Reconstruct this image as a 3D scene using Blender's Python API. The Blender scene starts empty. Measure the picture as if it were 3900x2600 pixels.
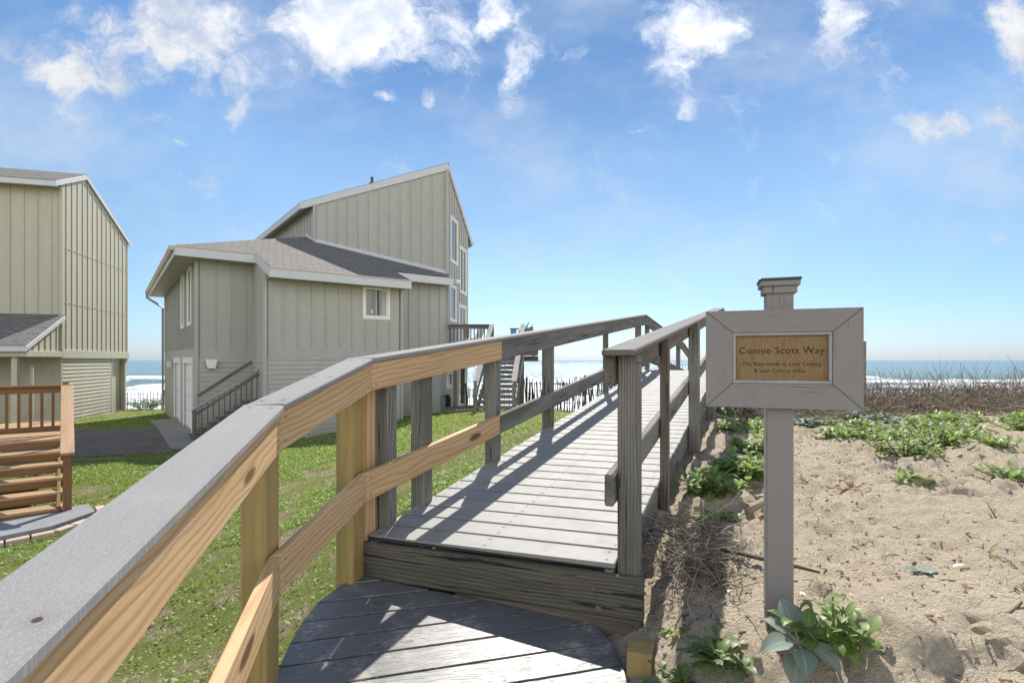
import bpy, bmesh, math, random
import numpy as np
from mathutils import Vector, Matrix

random.seed(7); rng = np.random.default_rng(7)
C = bpy.context.scene.collection
R = math.radians
V = Vector

# ------------------------------------------------------------------ object helpers
def link_mesh(name, verts, faces, mat, parent=None, smooth=False, vecattr=None, fattr=None):
    me = bpy.data.meshes.new(name)
    me.from_pydata([tuple(v) for v in verts], [], faces)
    if vecattr:
        for k, data in vecattr.items():
            a = me.attributes.new(k, 'FLOAT_VECTOR', 'POINT')
            a.data.foreach_set('vector', np.asarray(data, dtype=np.float32).ravel())
    if fattr:
        for k, data in fattr.items():
            a = me.attributes.new(k, 'FLOAT', 'POINT')
            a.data.foreach_set('value', np.asarray(data, dtype=np.float32).ravel())
    if smooth:
        me.polygons.foreach_set('use_smooth', [True] * len(me.polygons))
    mats = mat if isinstance(mat, (list, tuple)) else [mat]
    for m in mats: me.materials.append(m)
    me.update()
    o = bpy.data.objects.new(name, me); C.objects.link(o)
    if parent is not None: o.parent = parent
    return o

def np_mesh(name, V3, quads, mat, parent=None, smooth=True, fattr=None, vecattr=None):
    """V3 (n,3) array, quads (m,k) int array (k = 3 or 4)"""
    me = bpy.data.meshes.new(name)
    n = len(V3); m, k = quads.shape
    me.vertices.add(n); me.vertices.foreach_set('co', np.asarray(V3, dtype=np.float32).ravel())
    me.loops.add(m * k); me.loops.foreach_set('vertex_index', np.asarray(quads, dtype=np.int32).ravel())
    me.polygons.add(m)
    me.polygons.foreach_set('loop_start', np.arange(0, m * k, k, dtype=np.int32))
    me.polygons.foreach_set('loop_total', np.full(m, k, dtype=np.int32))
    if smooth: me.polygons.foreach_set('use_smooth', np.ones(m, dtype=bool))
    for kk, data in (fattr or {}).items():
        a = me.attributes.new(kk, 'FLOAT', 'POINT'); a.data.foreach_set('value', np.asarray(data, dtype=np.float32).ravel())
    for kk, data in (vecattr or {}).items():
        a = me.attributes.new(kk, 'FLOAT_VECTOR', 'POINT'); a.data.foreach_set('vector', np.asarray(data, dtype=np.float32).ravel())
    me.materials.append(mat)
    me.update(calc_edges=True); me.validate()
    o = bpy.data.objects.new(name, me); C.objects.link(o)
    if parent is not None: o.parent = parent
    return o

def tag(o, label, cat, group=None, kind=None):
    o['label'] = label; o['category'] = cat
    if group: o['group'] = group
    if kind: o['kind'] = kind
    return o

def thing(name, label, cat, loc=(0, 0, 0), group=None):
    o = bpy.data.objects.new(name, None); C.objects.link(o)
    o.empty_display_size = 0.2
    return tag(o, label, cat, group)

def struct(o, label=None, cat=None):
    o['kind'] = 'structure'
    if label: o['label'] = label
    if cat: o['category'] = cat
    return o

class MB:
    """collects boards, polygons and tubes; every vertex carries 'grain' (along, across, through) and 'rnd'"""
    def __init__(s):
        s.v = []; s.f = []; s.g = []; s.r = []; s.e = []
    def board(s, p0, p1, sw, sh, up=(0, 0, 1), ch=0.004, n0=None, n1=None, rnd=None):
        """box from p0 to p1 (centre line); sw = size sideways, sh = size along up; n0/n1 = mitre plane normals"""
        p0 = V(p0); p1 = V(p1); d = (p1 - p0); L = d.length; d.normalize()
        up = V(up)
        side = d.cross(up)
        if side.length < 1e-5: side = d.cross(V((0, 1, 0)))
        side.normalize(); upv = side.cross(d).normalized()
        rnd = random.random() if rnd is None else rnd
        ch = min(ch, sw * .3, sh * .3)
        a, b = sw / 2, sh / 2
        prof = [(-a, -b + ch), (-a + ch, -b), (a - ch, -b), (a, -b + ch), (a, b - ch), (a - ch, b), (-a + ch, b), (-a, b - ch)]
        base = len(s.v)
        def put(p, n, inset, along):
            for (x, y) in prof:
                k = 1 - inset / max(a, b) if inset else 1
                if inset:
                    x = math.copysign(abs(x) - min(inset, abs(x) * .5), x); y = math.copysign(abs(y) - min(inset, abs(y) * .5), y)
                off = side * x + upv * y
                q = p + off
                if n is not None:
                    nn = V(n); q = q - d * (off.dot(nn) / d.dot(nn))
                s.v.append(q)
                s.g.append((along, x, y) if sw >= sh else (along, y, x)); s.r.append(rnd); s.e.append(L)
        c = ch * .8
        put(p0, n0, c, 0); put(p0 + d * c, n0, 0, c); put(p1 - d * c, n1, 0, L - c); put(p1, n1, c, L)
        for k in range(3):
            for i in range(8):
                j = (i + 1) % 8
                s.f.append([base + k * 8 + i, base + k * 8 + j, base + (k + 1) * 8 + j, base + (k + 1) * 8 + i])
        s.f.append([base + i for i in reversed(range(8))]); s.f.append([base + 24 + i for i in range(8)])
        return s
    def prism(s, top, drop, rnd=None, d=None, ch=0.004):
        """convex polygon `top` (list of 3d points, ccw seen from above) extruded by vector `drop`; chamfered top"""
        rnd = random.random() if rnd is None else rnd
        top = [V(p) for p in top]; n = len(top); cen = sum(top, V()) / n
        d = V(d).normalized() if d else (top[1] - top[0]).normalized()
        nrm = V(drop).normalized(); sd = d.cross(nrm)
        base = len(s.v); org = top[0]
        ins = [p + (cen - p).normalized() * ch * 1.3 for p in top]
        rings = [ins, [p + nrm * ch for p in top], [p + V(drop) for p in top]]
        amin = min((p - org).dot(d) for p in top); L = max((p - org).dot(d) for p in top) - amin
        cm = [(p - org).dot(sd) for p in top]; cmid = (min(cm) + max(cm)) / 2
        for ring in rings:
            for p in ring:
                q = p - org
                s.v.append(p); s.g.append((q.dot(d) - amin, q.dot(sd) - cmid, q.dot(nrm))); s.r.append(rnd); s.e.append(L)
        s.f.append([base + i for i in range(n)])
        for k in range(2):
            for i in range(n):
                j = (i + 1) % n
                s.f.append([base + k * n + j, base + k * n + i, base + (k + 1) * n + i, base + (k + 1) * n + j])
        s.f.append([base + 2 * n + i for i in reversed(range(n))])
        return s
    def poly(s, pts, off):
        """any planar polygon extruded by vector off"""
        rnd = random.random(); base = len(s.v); n = len(pts); off = V(off)
        for k in (0, 1):
            for p in pts:
                q = V(p) + off * k
                s.v.append(q); s.g.append((q.z, q.x, q.y)); s.r.append(rnd); s.e.append(10)
        s.f.append([base + i for i in range(n)]); s.f.append([base + n + i for i in reversed(range(n))])
        for i in range(n):
            j = (i + 1) % n
            s.f.append([base + j, base + i, base + n + i, base + n + j])
        return s
    def tube(s, pts, rad, seg=8, cap=True):
        pts = [V(p) for p in pts]; base = len(s.v); rnd = random.random()
        rads = rad if isinstance(rad, (list, tuple)) else [rad] * len(pts)
        along = 0
        ref = V((0.13, 0.21, 1)).normalized()
        for k, p in enumerate(pts):
            t = (pts[min(k + 1, len(pts) - 1)] - pts[max(k - 1, 0)]).normalized()
            x = t.cross(ref)
            if x.length < .05: x = t.cross(V((1, 0, 0)))
            x.normalize(); y = t.cross(x)
            if k: along += (p - pts[k - 1]).length
            for i in range(seg):
                an = 2 * math.pi * i / seg
                s.v.append(p + (x * math.cos(an) + y * math.sin(an)) * rads[k])
                s.g.append((along, math.cos(an) * rads[k], math.sin(an) * rads[k])); s.r.append(rnd); s.e.append(10)
        for k in range(len(pts) - 1):
            for i in range(seg):
                j = (i + 1) % seg
                s.f.append([base + k * seg + i, base + k * seg + j, base + (k + 1) * seg + j, base + (k + 1) * seg + i])
        if cap:
            s.f.append([base + i for i in reversed(range(seg))]); s.f.append([base + (len(pts) - 1) * seg + i for i in range(seg)])
        return s
    def build(s, name, mat, parent=None, smooth=False, fix=True, label=None):
        o = link_mesh(name, s.v, s.f, mat, parent, smooth, {'grain': s.g}, {'rnd': s.r, 'blen': s.e})
        if fix:
            bm = bmesh.new(); bm.from_mesh(o.data); bmesh.ops.recalc_face_normals(bm, faces=bm.faces); bm.to_mesh(o.data); bm.free()
        if label: o['label'] = label
        return o

# ------------------------------------------------------------------ node helpers
class NT:
    def __init__(s, tree): s.t = tree; s.n = tree.nodes; s.l = tree.links
    def node(s, typ, **kw):
        n = s.n.new(typ)
        for k, v in kw.items(): setattr(n, k, v)
        return n
    def inp(s, sock, v):
        if hasattr(v, 'links') or isinstance(v, bpy.types.NodeSocket): s.l.new(v, sock)
        else:
            try: sock.default_value = v
            except Exception: sock.default_value = (v, v, v)
    def math(s, op, a, b=0.0, c=0.0, clamp=False):
        n = s.node('ShaderNodeMath', operation=op, use_clamp=clamp)
        s.inp(n.inputs[0], a); s.inp(n.inputs[1], b)
        if len(n.inputs) > 2: s.inp(n.inputs[2], c)
        return n.outputs[0]
    def vm(s, op, a, b=(0, 0, 0), scale=None):
        n = s.node('ShaderNodeVectorMath', operation=op)
        s.inp(n.inputs[0], a); s.inp(n.inputs[1], b)
        if scale is not None: s.inp(n.inputs['Scale'], scale)
        return n.outputs['Value'] if op in ('LENGTH', 'DOT_PRODUCT', 'DISTANCE') else n.outputs[0]
    def xyz(s, x=0.0, y=0.0, z=0.0):
        n = s.node('ShaderNodeCombineXYZ'); s.inp(n.inputs[0], x); s.inp(n.inputs[1], y); s.inp(n.inputs[2], z); return n.outputs[0]
    def sep(s, v):
        n = s.node('ShaderNodeSeparateXYZ'); s.inp(n.inputs[0], v); return n.outputs
    def noise(s, vec, scale=1.0, detail=4.0, rough=.55, dist=0.0):
        n = s.node('ShaderNodeTexNoise'); s.inp(n.inputs['Vector'], vec); s.inp(n.inputs['Scale'], scale)
        n.inputs['Detail'].default_value = detail; n.inputs['Roughness'].default_value = rough; n.inputs['Distortion'].default_value = dist
        return n.outputs[0]
    def voro(s, vec, scale=1.0, feature='F1', out='Distance', rand=1.0):
        n = s.node('ShaderNodeTexVoronoi', feature=feature); s.inp(n.inputs['Vector'], vec); s.inp(n.inputs['Scale'], scale)
        n.inputs['Randomness'].default_value = rand
        return n.outputs[out]
    def ramp(s, fac, stops, interp='LINEAR'):
        n = s.node('ShaderNodeValToRGB'); s.inp(n.inputs[0], fac); cr = n.color_ramp; cr.interpolation = interp
        while len(cr.elements) > len(stops): cr.elements.remove(cr.elements[-1])
        while len(cr.elements) < len(stops): cr.elements.new(1.0)
        for e, (p, c) in zip(cr.elements, stops):
            e.position = p; e.color = (c, c, c, 1) if isinstance(c, (int, float)) else (*c, 1)
        return n.outputs[0]
    def smooth(s, x, lo, hi):
        n = s.node('ShaderNodeMapRange', interpolation_type='SMOOTHSTEP')
        s.inp(n.inputs[0], x); n.inputs[1].default_value = lo; n.inputs[2].default_value = hi
        n.inputs[3].default_value = 0; n.inputs[4].default_value = 1
        return n.outputs[0]
    def mix(s, fac, a, b, blend='MIX'):
        n = s.node('ShaderNodeMix', data_type='RGBA', blend_type=blend)
        s.inp(n.inputs[0], fac); s.inp(n.inputs[6], (*a, 1) if isinstance(a, tuple) and len(a) == 3 else a)
        s.inp(n.inputs[7], (*b, 1) if isinstance(b, tuple) and len(b) == 3 else b)
        return n.outputs[2]
    def attr(s, name):
        n = s.node('ShaderNodeAttribute', attribute_name=name); return n
    def bump(s, h, strength=.3, dist=.01, normal=None):
        n = s.node('ShaderNodeBump'); s.inp(n.inputs['Height'], h); n.inputs['Strength'].default_value = strength
        n.inputs['Distance'].default_value = dist
        if normal is not None: s.l.new(normal, n.inputs['Normal'])
        return n.outputs[0]

def mat(name, fn):
    m = bpy.data.materials.new(name); m.use_nodes = True
    t = NT(m.node_tree); b = m.node_tree.nodes['Principled BSDF']
    fn(t, b); return m

def setp(t, b, col=None, rough=.6, spec=.5, normal=None, metal=0.0):
    if col is not None: t.inp(b.inputs['Base Color'], (*col, 1) if isinstance(col, tuple) and len(col) == 3 else col)
    t.inp(b.inputs['Roughness'], rough); b.inputs['Specular IOR Level'].default_value = spec; b.inputs['Metallic'].default_value = metal
    if normal is not None: t.l.new(normal, b.inputs['Normal'])

def grain(t, sx=1., sy=1., sz=1.):
    g = t.attr('grain').outputs['Vector']; r = t.attr('rnd').outputs['Fac']
    o = t.sep(g)
    s = t.math('ADD', o[0], t.math('MULTIPLY', r, 57.0))
    return s, o[1], o[2], r, o[0]

def wood(name, light, dark, knots=.5, ring=70., fiber=.25, cracks=0., rough=.75, bump=.25, tint=.15, grey=None, greyamt=0., ramt=.62, wob=22.):
    def fn(t, b):
        s, a, c, r, s0 = grain(t)
        kv = t.xyz(t.math('MULTIPLY', s, 1.55), t.math('MULTIPLY', t.math('ADD', a, t.math('MULTIPLY', r, 9.)), 6.0), t.math('MULTIPLY', c, 1.5))
        kd = t.voro(kv, 1.0)
        kn = t.math('EXPONENT', t.math('MULTIPLY', kd, -7.0))
        n1 = t.noise(t.xyz(t.math('MULTIPLY', s, .9), t.math('MULTIPLY', a, 5.), t.math('MULTIPLY', c, 5.)), 1.0, 3)
        ph = t.math('ADD', t.math('MULTIPLY', t.math('ADD', a, t.math('MULTIPLY', c, .6)), ring), t.math('MULTIPLY', n1, wob))
        ph = t.math('ADD', ph, t.math('MULTIPLY', kn, 9.0))
        rg = t.math('MULTIPLY_ADD', t.math('SINE', ph), .5, .5)
        rg = t.math('POWER', rg, 2.2)
        fb = t.noise(t.xyz(t.math('MULTIPLY', s, 5.), t.math('MULTIPLY', a, 190.), t.math('MULTIPLY', c, 190.)), 1.0, 3, .65)
        big = t.noise(t.xyz(t.math('MULTIPLY', s, 1.1), t.math('MULTIPLY', a, 9.), c), 1.0, 3)
        f = t.math('ADD', t.math('MULTIPLY', rg, ramt), t.math('MULTIPLY', t.math('SUBTRACT', fb, .5), fiber * 4))
        col = t.mix(t.math('ADD', f, 0, clamp=True), light, dark)
        col = t.mix(t.math('MULTIPLY', t.smooth(big, .35, .75), tint * 2), col, tuple(x * .62 for x in dark))
        if grey is not None:
            gm = t.noise(t.xyz(t.math('MULTIPLY', s, 1.7), t.math('MULTIPLY', a, 22.), t.math('MULTIPLY', c, 22.)), 1.0, 4)
            col = t.mix(t.math('MULTIPLY', t.smooth(gm, .3, .62), greyamt), col, grey)
        if knots > 0:
            km = t.smooth(kd, .165, .11)
            sel = t.math('GREATER_THAN', t.voro(kv, 1.0, out='Color'), 1 - knots)
            col = t.mix(t.math('MULTIPLY', t.math('MULTIPLY', km, sel), .85), col, (dark[0] * .30, dark[1] * .22, dark[2] * .18))
        h = t.math('ADD', t.math('MULTIPLY', fb, .6), t.math('MULTIPLY', rg, -.45))
        if cracks > 0:
            cv = t.xyz(t.math('MULTIPLY', s, 2.2), t.math('MULTIPLY', a, 60.), t.math('MULTIPLY', c, 60.))
            cn = t.noise(cv, 1.0, 4, .6)
            ck = t.smooth(cn, .40, .34)
            col = t.mix(t.math('MULTIPLY', ck, cracks), col, (.03, .027, .023))
            h = t.math('SUBTRACT', h, t.math('MULTIPLY', ck, 1.6))
        # nail heads near both board ends
        L = t.attr('blen').outputs['Fac']
        e = t.math('MINIMUM', s0, t.math('SUBTRACT', L, s0))
        nd = t.vm('LENGTH', t.xyz(t.math('SUBTRACT', e, .035), t.math('SUBTRACT', t.math('ABSOLUTE', a), .042), 0))
        nail = t.smooth(nd, .0052, .0038)
        col = t.mix(t.math('MULTIPLY', nail, .85), col, (.05, .035, .025))
        setp(t, b, col, rough, .3, t.bump(h, bump, .004))
    return mat(name, fn)

M = {}
M['pine'] = wood('new pine', (.59, .40, .21), (.33, .175, .075), knots=.6, ring=230, wob=34., ramt=.5, fiber=.15, tint=.10, rough=.7)
M['treated'] = wood('treated pine', (.42, .28, .105), (.23, .135, .045), knots=.6, ring=150, wob=26., ramt=.4, fiber=.18, tint=.35, rough=.7, grey=(.27, .255, .11), greyamt=.4)
M['grey'] = wood('weathered grey wood', (.25, .235, .212), (.085, .076, .065), knots=.16, ring=430, fiber=.36, cracks=.95, rough=.85, bump=.7, tint=.3)
M['brown'] = wood('weathered brown wood', (.185, .15, .118), (.08, .06, .043), knots=.2, ring=430, fiber=.36, cracks=.8, rough=.85, bump=.6, tint=.25, grey=(.17, .155, .13), greyamt=.5)
M['beam'] = wood('cracked old beam', (.155, .135, .105), (.055, .046, .035), knots=.1, ring=330, fiber=.45, cracks=1.0, rough=.9, bump=1.2, tint=.3, grey=(.11, .115, .09), greyamt=.5)
M['red'] = wood('red stained wood', (.235, .12, .05), (.12, .052, .02), knots=.2, ring=300, fiber=.2, tint=.2, rough=.55)
M['redpale'] = wood('worn red stained wood', (.45, .30, .17), (.27, .15, .07), knots=.25, ring=300, fiber=.3, tint=.2, rough=.6)
M['sea'] = wood('silvered wood', (.42, .40, .36), (.22, .20, .17), knots=.1, ring=400, fiber=.4, cracks=.5, rough=.85, bump=.4)

def deckmat(name, light, dark, dust, dustamt, emboss, screws=True, rough=.5, spec=.4, lo=.45, hi=.7, fleck=0., gap_shade=True):
    def fn(t, b):
        s, a, c, r, s0 = grain(t)
        n = t.noise(t.xyz(t.math('MULTIPLY', s, 1.4), t.math('MULTIPLY', a, 26.), c), 1.0, 4)
        col = t.mix(n, light, dark)
        col = t.mix(t.math('MULTIPLY', r, .55), col, tuple(x * .78 for x in light))
        sp = t.noise(t.xyz(t.math('MULTIPLY', s, 260.), t.math('MULTIPLY', a, 260.), c), 1.0, 2)
        col = t.mix(t.math('MULTIPLY', t.smooth(sp, .52, .7), .35), col, tuple(min(1, x * 1.7) for x in light))
        if fleck:
            fl = t.noise(t.xyz(t.math('MULTIPLY', s, 120.), t.math('MULTIPLY', a, 170.), t.math('MULTIPLY', c, 170.)), 1.0, 3, .7)
            col = t.mix(t.math('MULTIPLY', t.smooth(fl, .58, .72), .3), col, (.44, .43, .41))
            col = t.mix(t.math('MULTIPLY', t.smooth(fl, .38, .28), .6), col, (.10, .068, .068))
        P = t.node('ShaderNodeNewGeometry').outputs['Position']
        dn = t.noise(P, 5.5, 6, .68); dn2 = t.noise(t.xyz(t.math('MULTIPLY', s, 22.), t.math('MULTIPLY', a, 85.), c), 1.0, 4, .7)
        dm = t.smooth(t.math('ADD', t.math('MULTIPLY', dn, .62), t.math('MULTIPLY', dn2, .38)), lo, hi)
        col = t.mix(t.math('MULTIPLY', dm, dustamt), col, dust)
        h = t.math('MULTIPLY', sp, .15)
        if emboss > 0:
            n1 = t.noise(t.xyz(t.math('MULTIPLY', s, 1.3), t.math('MULTIPLY', a, 7.), c), 1.0, 2)
            ph = t.math('ADD', t.math('MULTIPLY', a, 420.), t.math('MULTIPLY', n1, 120.))
            ln = t.smooth(t.math('SINE', ph), .72, .96)
            brk = t.smooth(t.noise(t.xyz(t.math('MULTIPLY', s, 7.), t.math('MULTIPLY', a, 70.), c), 1.0, 3), .42, .58)
            ln = t.math('MULTIPLY', ln, brk)
            col = t.mix(t.math('MULTIPLY', ln, emboss), col, tuple(x * .25 for x in dark))
            h = t.math('SUBTRACT', h, ln)
        if screws:
            L = t.attr('blen').outputs['Fac']
            e = t.math('MINIMUM', s0, t.math('SUBTRACT', L, s0))
            e = t.math('MINIMUM', t.math('ABSOLUTE', t.math('SUBTRACT', e, .05)), t.math('ABSOLUTE', t.math('SUBTRACT', s0, t.math('MULTIPLY', L, .5))))
            nd = t.vm('LENGTH', t.xyz(e, t.math('SUBTRACT', t.math('ABSOLUTE', a), .038), 0))
            sc = t.smooth(nd, .0075, .005)
            halo = t.math('MULTIPLY', t.smooth(nd, .03, .004), .22)
            col = t.mix(halo, col, (.16, .10, .06))
            col = t.mix(t.math('MULTIPLY', sc, .9), col, (.035, .025, .02)); h = t.math('SUBTRACT', h, sc)
        if gap_shade:
            col = t.mix(t.smooth(c, .0045, .008), col, (.035, .036, .04))  # board sides coloured dark so the gaps between boards look shaded
        rg = t.math('ADD', rough, t.math('MULTIPLY', dm, .2))
        setp(t, b, col, rg, spec, t.bump(h, .35, .003))
    return mat(name, fn)
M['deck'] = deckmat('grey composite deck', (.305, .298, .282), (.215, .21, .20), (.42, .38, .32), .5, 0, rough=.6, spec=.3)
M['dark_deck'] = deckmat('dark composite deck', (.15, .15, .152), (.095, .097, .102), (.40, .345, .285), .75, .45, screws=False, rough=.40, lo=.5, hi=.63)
M['cap'] = deckmat('speckled grey cap', (.275, .268, .262), (.22, .215, .212), (.34, .33, .31), .4, 0, rough=.8, spec=.2, fleck=1.0, gap_shade=False)
M['cap_dark'] = deckmat('darker brown grey cap', (.165, .155, .145), (.115, .108, .10), (.26, .24, .21), .4, 0, rough=.8, spec=.2, fleck=.4, gap_shade=False)  # darker version of the cap colours, used on the right rail

def paint(name, col, var=.06, rough=.55, bumps=.08, scale=3., dirt=0.0, dirtcol=(.2, .17, .13), cracks=0., panels=0):
    def fn(t, b):
        P = t.node('ShaderNodeNewGeometry').outputs['Position']
        n = t.noise(P, scale, 5); n2 = t.noise(P, 90., 3)
        o = t.sep(P); st = t.noise(t.xyz(t.math('MULTIPLY', o[0], 9.), t.math('MULTIPLY', o[1], 9.), t.math('MULTIPLY', o[2], .5)), 1., 4)
        c = t.mix(n, tuple(x * (1 - var) for x in col), tuple(min(1, x * (1 + var)) for x in col))
        if dirt: c = t.mix(t.math('MULTIPLY', t.smooth(st, .48, .75), dirt), c, dirtcol)
        h = n2
        if panels:
            c = t.mix(t.math('MULTIPLY', t.smooth(t.noise(t.xyz(t.math('MULTIPLY', o[0], 2.4), t.math('MULTIPLY', o[1], 2.4), t.math('MULTIPLY', o[2], .12)), 1., 2), .4, .65), .35), c, tuple(x * .86 for x in col))
            low = t.math('MULTIPLY', t.smooth(o[2], -1.2, -2.4), t.smooth(n, .3, .6)); c = t.mix(t.math('MULTIPLY', low, .45), c, (.25, .22, .17))
        if cracks:
            s_, a_, c_, r_, s0_ = grain(t)
            cn = t.noise(t.xyz(t.math('MULTIPLY', s_, 1.1), t.math('MULTIPLY', a_, 26.), t.math('MULTIPLY', c_, 26.)), 1.0, 3)
            ln = t.math('MULTIPLY', t.smooth(t.math('ABSOLUTE', t.math('SUBTRACT', cn, .5)), .007, .002), t.smooth(t.noise(t.xyz(t.math('MULTIPLY', s_, 2.5), t.math('MULTIPLY', a_, 6.), 0), 1.0, 2), .5, .6))
            gr_ = t.noise(t.xyz(t.math('MULTIPLY', s_, 6.), t.math('MULTIPLY', a_, 160.), t.math('MULTIPLY', c_, 160.)), 1.0, 3)
            c = t.mix(t.math('MULTIPLY', t.smooth(gr_, .55, .75), .3), c, tuple(x * .6 for x in col))
            c = t.mix(t.math('MULTIPLY', ln, cracks), c, (.04, .035, .03)); h = t.math('SUBTRACT', t.math('MULTIPLY', gr_, .6), ln)
        setp(t, b, c, rough, .4, t.bump(h, bumps, .004))
    return mat(name, fn)
M['siding'] = paint('khaki grey house paint', (.397, .391, .352), .09, dirt=.25, dirtcol=(.30, .285, .24), panels=1)
M['siding_left'] = paint('pale khaki house paint', (.47, .445, .345), .09, dirt=.25, dirtcol=(.36, .33, .25), panels=1)
M['trim'] = paint('pale grey trim paint', (.55, .56, .58), .04, dirt=.08)
M['white'] = paint('white paint', (.74, .73, .70), .03)
M['taupe'] = paint('taupe sign paint', (.238, .217, .207), .06, rough=.6, bumps=.25, scale=14., dirt=.15, cracks=.8)
M['taupe_bead'] = paint('worn pale bead paint', (.34, .33, .335), .1, rough=.6, scale=20., dirt=.3)
M['concrete'] = paint('grey concrete', (.27, .245, .21), .18, rough=.85, bumps=.5, scale=2.)
M['metalgrey'] = paint('grey metal', (.30, .31, .32), .08, rough=.4)
M['gutter'] = paint('tan gutter paint', (.50, .44, .33), .05, rough=.4)
M['black'] = paint('black rubber', (.018, .018, .018), .2, rough=.5)
M['dark'] = paint('dark metal', (.06, .06, .065), .2, rough=.5)
M['blue'] = paint('bright blue panel', (.05, .28, .55), .2, rough=.45)
M['teal'] = paint('teal board', (.04, .30, .36), .15, rough=.35)
M['slate'] = paint('blue grey slate', (.20, .21, .215), .25, rough=.8, bumps=.5, scale=8.)
M['brick'] = paint('pale pink brick', (.46, .35, .28), .3, rough=.9, bumps=.5, scale=14.)
M['shell'] = paint('white shell', (.75, .70, .62), .1)

def f_glass(t, b):
    P = t.node('ShaderNodeNewGeometry').outputs['Position']
    o = t.sep(P); n = t.noise(t.xyz(t.math('MULTIPLY', o[0], 2.), t.math('MULTIPLY', o[1], 2.), t.math('MULTIPLY', o[2], .3)), 2., 2)
    setp(t, b, t.mix(n, (.075, .08, .07), (.17, .165, .14)), .04, .8)
M['glass'] = mat('window glass', f_glass)

def f_shingle(t, b):
    uv = t.attr('grain').outputs['Vector']; o = t.sep(uv)      # grain = (along eave, up slope, 0)
    row = t.math('FLOOR', t.math('MULTIPLY', o[1], 1 / .145))
    fr = t.math('FRACT', t.math('MULTIPLY', o[1], 1 / .145))
    wv = t.noise(t.xyz(row, t.math('MULTIPLY', o[0], .5), 0), 13.7, 0)
    u = t.math('ADD', t.math('MULTIPLY', o[0], 1 / .22), t.math('MULTIPLY', t.math('FRACT', t.math('MULTIPLY', row, .618)), 3.1))
    tab = t.math('FLOOR', u)
    wn = t.node('ShaderNodeTexWhiteNoise', noise_dimensions='2D'); t.inp(wn.inputs['Vector'], t.xyz(tab, row, 0))
    tone = wn.outputs['Value']
    cut = t.math('MULTIPLY', t.smooth(t.math('ABSOLUTE', t.math('SUBTRACT', t.math('FRACT', u), .5)), .44, .49), .6)
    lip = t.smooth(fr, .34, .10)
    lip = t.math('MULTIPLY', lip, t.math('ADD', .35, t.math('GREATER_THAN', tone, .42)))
    sp = t.noise(uv, 160., 2)
    col = t.mix(tone, (.16, .145, .13), (.27, .245, .215))
    col = t.mix(t.math('MULTIPLY', sp, .4), col, (.12, .12, .125))
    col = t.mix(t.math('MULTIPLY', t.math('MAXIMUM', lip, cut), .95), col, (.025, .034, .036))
    h = t.math('SUBTRACT', t.math('MULTIPLY', sp, .2), t.math('MAXIMUM', lip, cut))
    setp(t, b, col, .9, .25, t.bump(h, .5, .012))
M['shingle'] = mat('asphalt shingles', f_shingle)

def f_plaque(t, b):
    P = t.node('ShaderNodeTexCoord').outputs['Object']
    n = t.noise(P, 420., 2); n2 = t.noise(P, 9., 4)
    o = t.sep(P); st = t.noise(t.xyz(t.math('MULTIPLY', o[0], 60.), t.math('MULTIPLY', o[1], 60.), t.math('MULTIPLY', o[2], 6.)), 1., 4)
    col = t.mix(t.smooth(n, .42, .66), (.19, .115, .05), (.35, .238, .117))
    col = t.mix(t.math('MULTIPLY', t.smooth(n2, .4, .7), .4), col, (.25, .20, .12))
    col = t.mix(t.math('MULTIPLY', t.smooth(st, .5, .75), .5), col, (.16, .08, .035))
    setp(t, b, col, .7, .3, t.bump(n, .3, .001))
M['plaque'] = mat('tan speckled board', f_plaque)
M['letter'] = paint('dark engraved lettering', (.02, .012, .008), .1, rough=.9)

def leafmat(name, c1, c2, under, transl=.45, rough=.45):
    def fn(t, b):
        g = t.attr('grain').outputs['Vector']; r = t.attr('rnd').outputs['Fac']; o = t.sep(g)
        col = t.mix(r, c1, c2)
        vein = t.smooth(t.math('ABSOLUTE', o[1]), .07, .015)
        col = t.mix(t.math('MULTIPLY', vein, .45), col, tuple(min(1, x * 1.7 + .02) for x in c2))
        P = t.node('ShaderNodeNewGeometry')
        n = t.noise(P.outputs['Position'], 40., 3)
        col = t.mix(t.math('MULTIPLY', n, .3), col, tuple(x * .6 for x in c1))
        setp(t, b, col, rough, .4)
        tr = t.node('ShaderNodeBsdfTranslucent')
        tc = t.mix(.5, col, under); t.l.new(tc, tr.inputs['Color'])
        ms = t.node('ShaderNodeMixShader'); ms.inputs[0].default_value = transl
        t.l.new(b.outputs[0], ms.inputs[1]); t.l.new(tr.outputs[0], ms.inputs[2])
        t.l.new(ms.outputs[0], t.n['Material Output'].inputs['Surface'])
    return mat(name, fn)
M['leaf'] = leafmat('bright green leaf', (.14, .225, .052), (.25, .335, .10), (.42, .55, .11), .45)
M['leaf_grey'] = leafmat('grey green leaf', (.17, .22, .17), (.25, .30, .25), (.22, .30, .15), .25, .6)
M['leaf_dull'] = leafmat('dull green leaf', (.11, .175, .05), (.19, .245, .085), (.28, .38, .08), .4)
M['grass'] = leafmat('lawn grass', (.155, .265, .045), (.31, .40, .09), (.44, .56, .08), .4, .55)
M['sprout'] = leafmat('grass sprout', (.09, .14, .03), (.17, .21, .06), (.25, .32, .06), .35, .5)
M['dryleaf'] = leafmat('dry brown leaf', (.24, .13, .055), (.34, .20, .10), (.30, .18, .08), .2, .7)
M['twig'] = paint('dry grey twig', (.17, .135, .105), .4, rough=.9, scale=20.)
M['twig_dark'] = paint('dark dry twig', (.10, .078, .06), .5, rough=.9, scale=20.)
M['brush_twig'] = paint('brush twig', (.20, .155, .11), .55, rough=.9, scale=6.)
M['fence_slat'] = paint('weathered fence slat', (.10, .075, .055), .5, rough=.9, scale=5.)
M['drift'] = wood('driftwood', (.36, .29, .21), (.18, .12, .075), knots=.1, ring=120, fiber=.5, cracks=.8, rough=.9, bump=.8)

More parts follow.
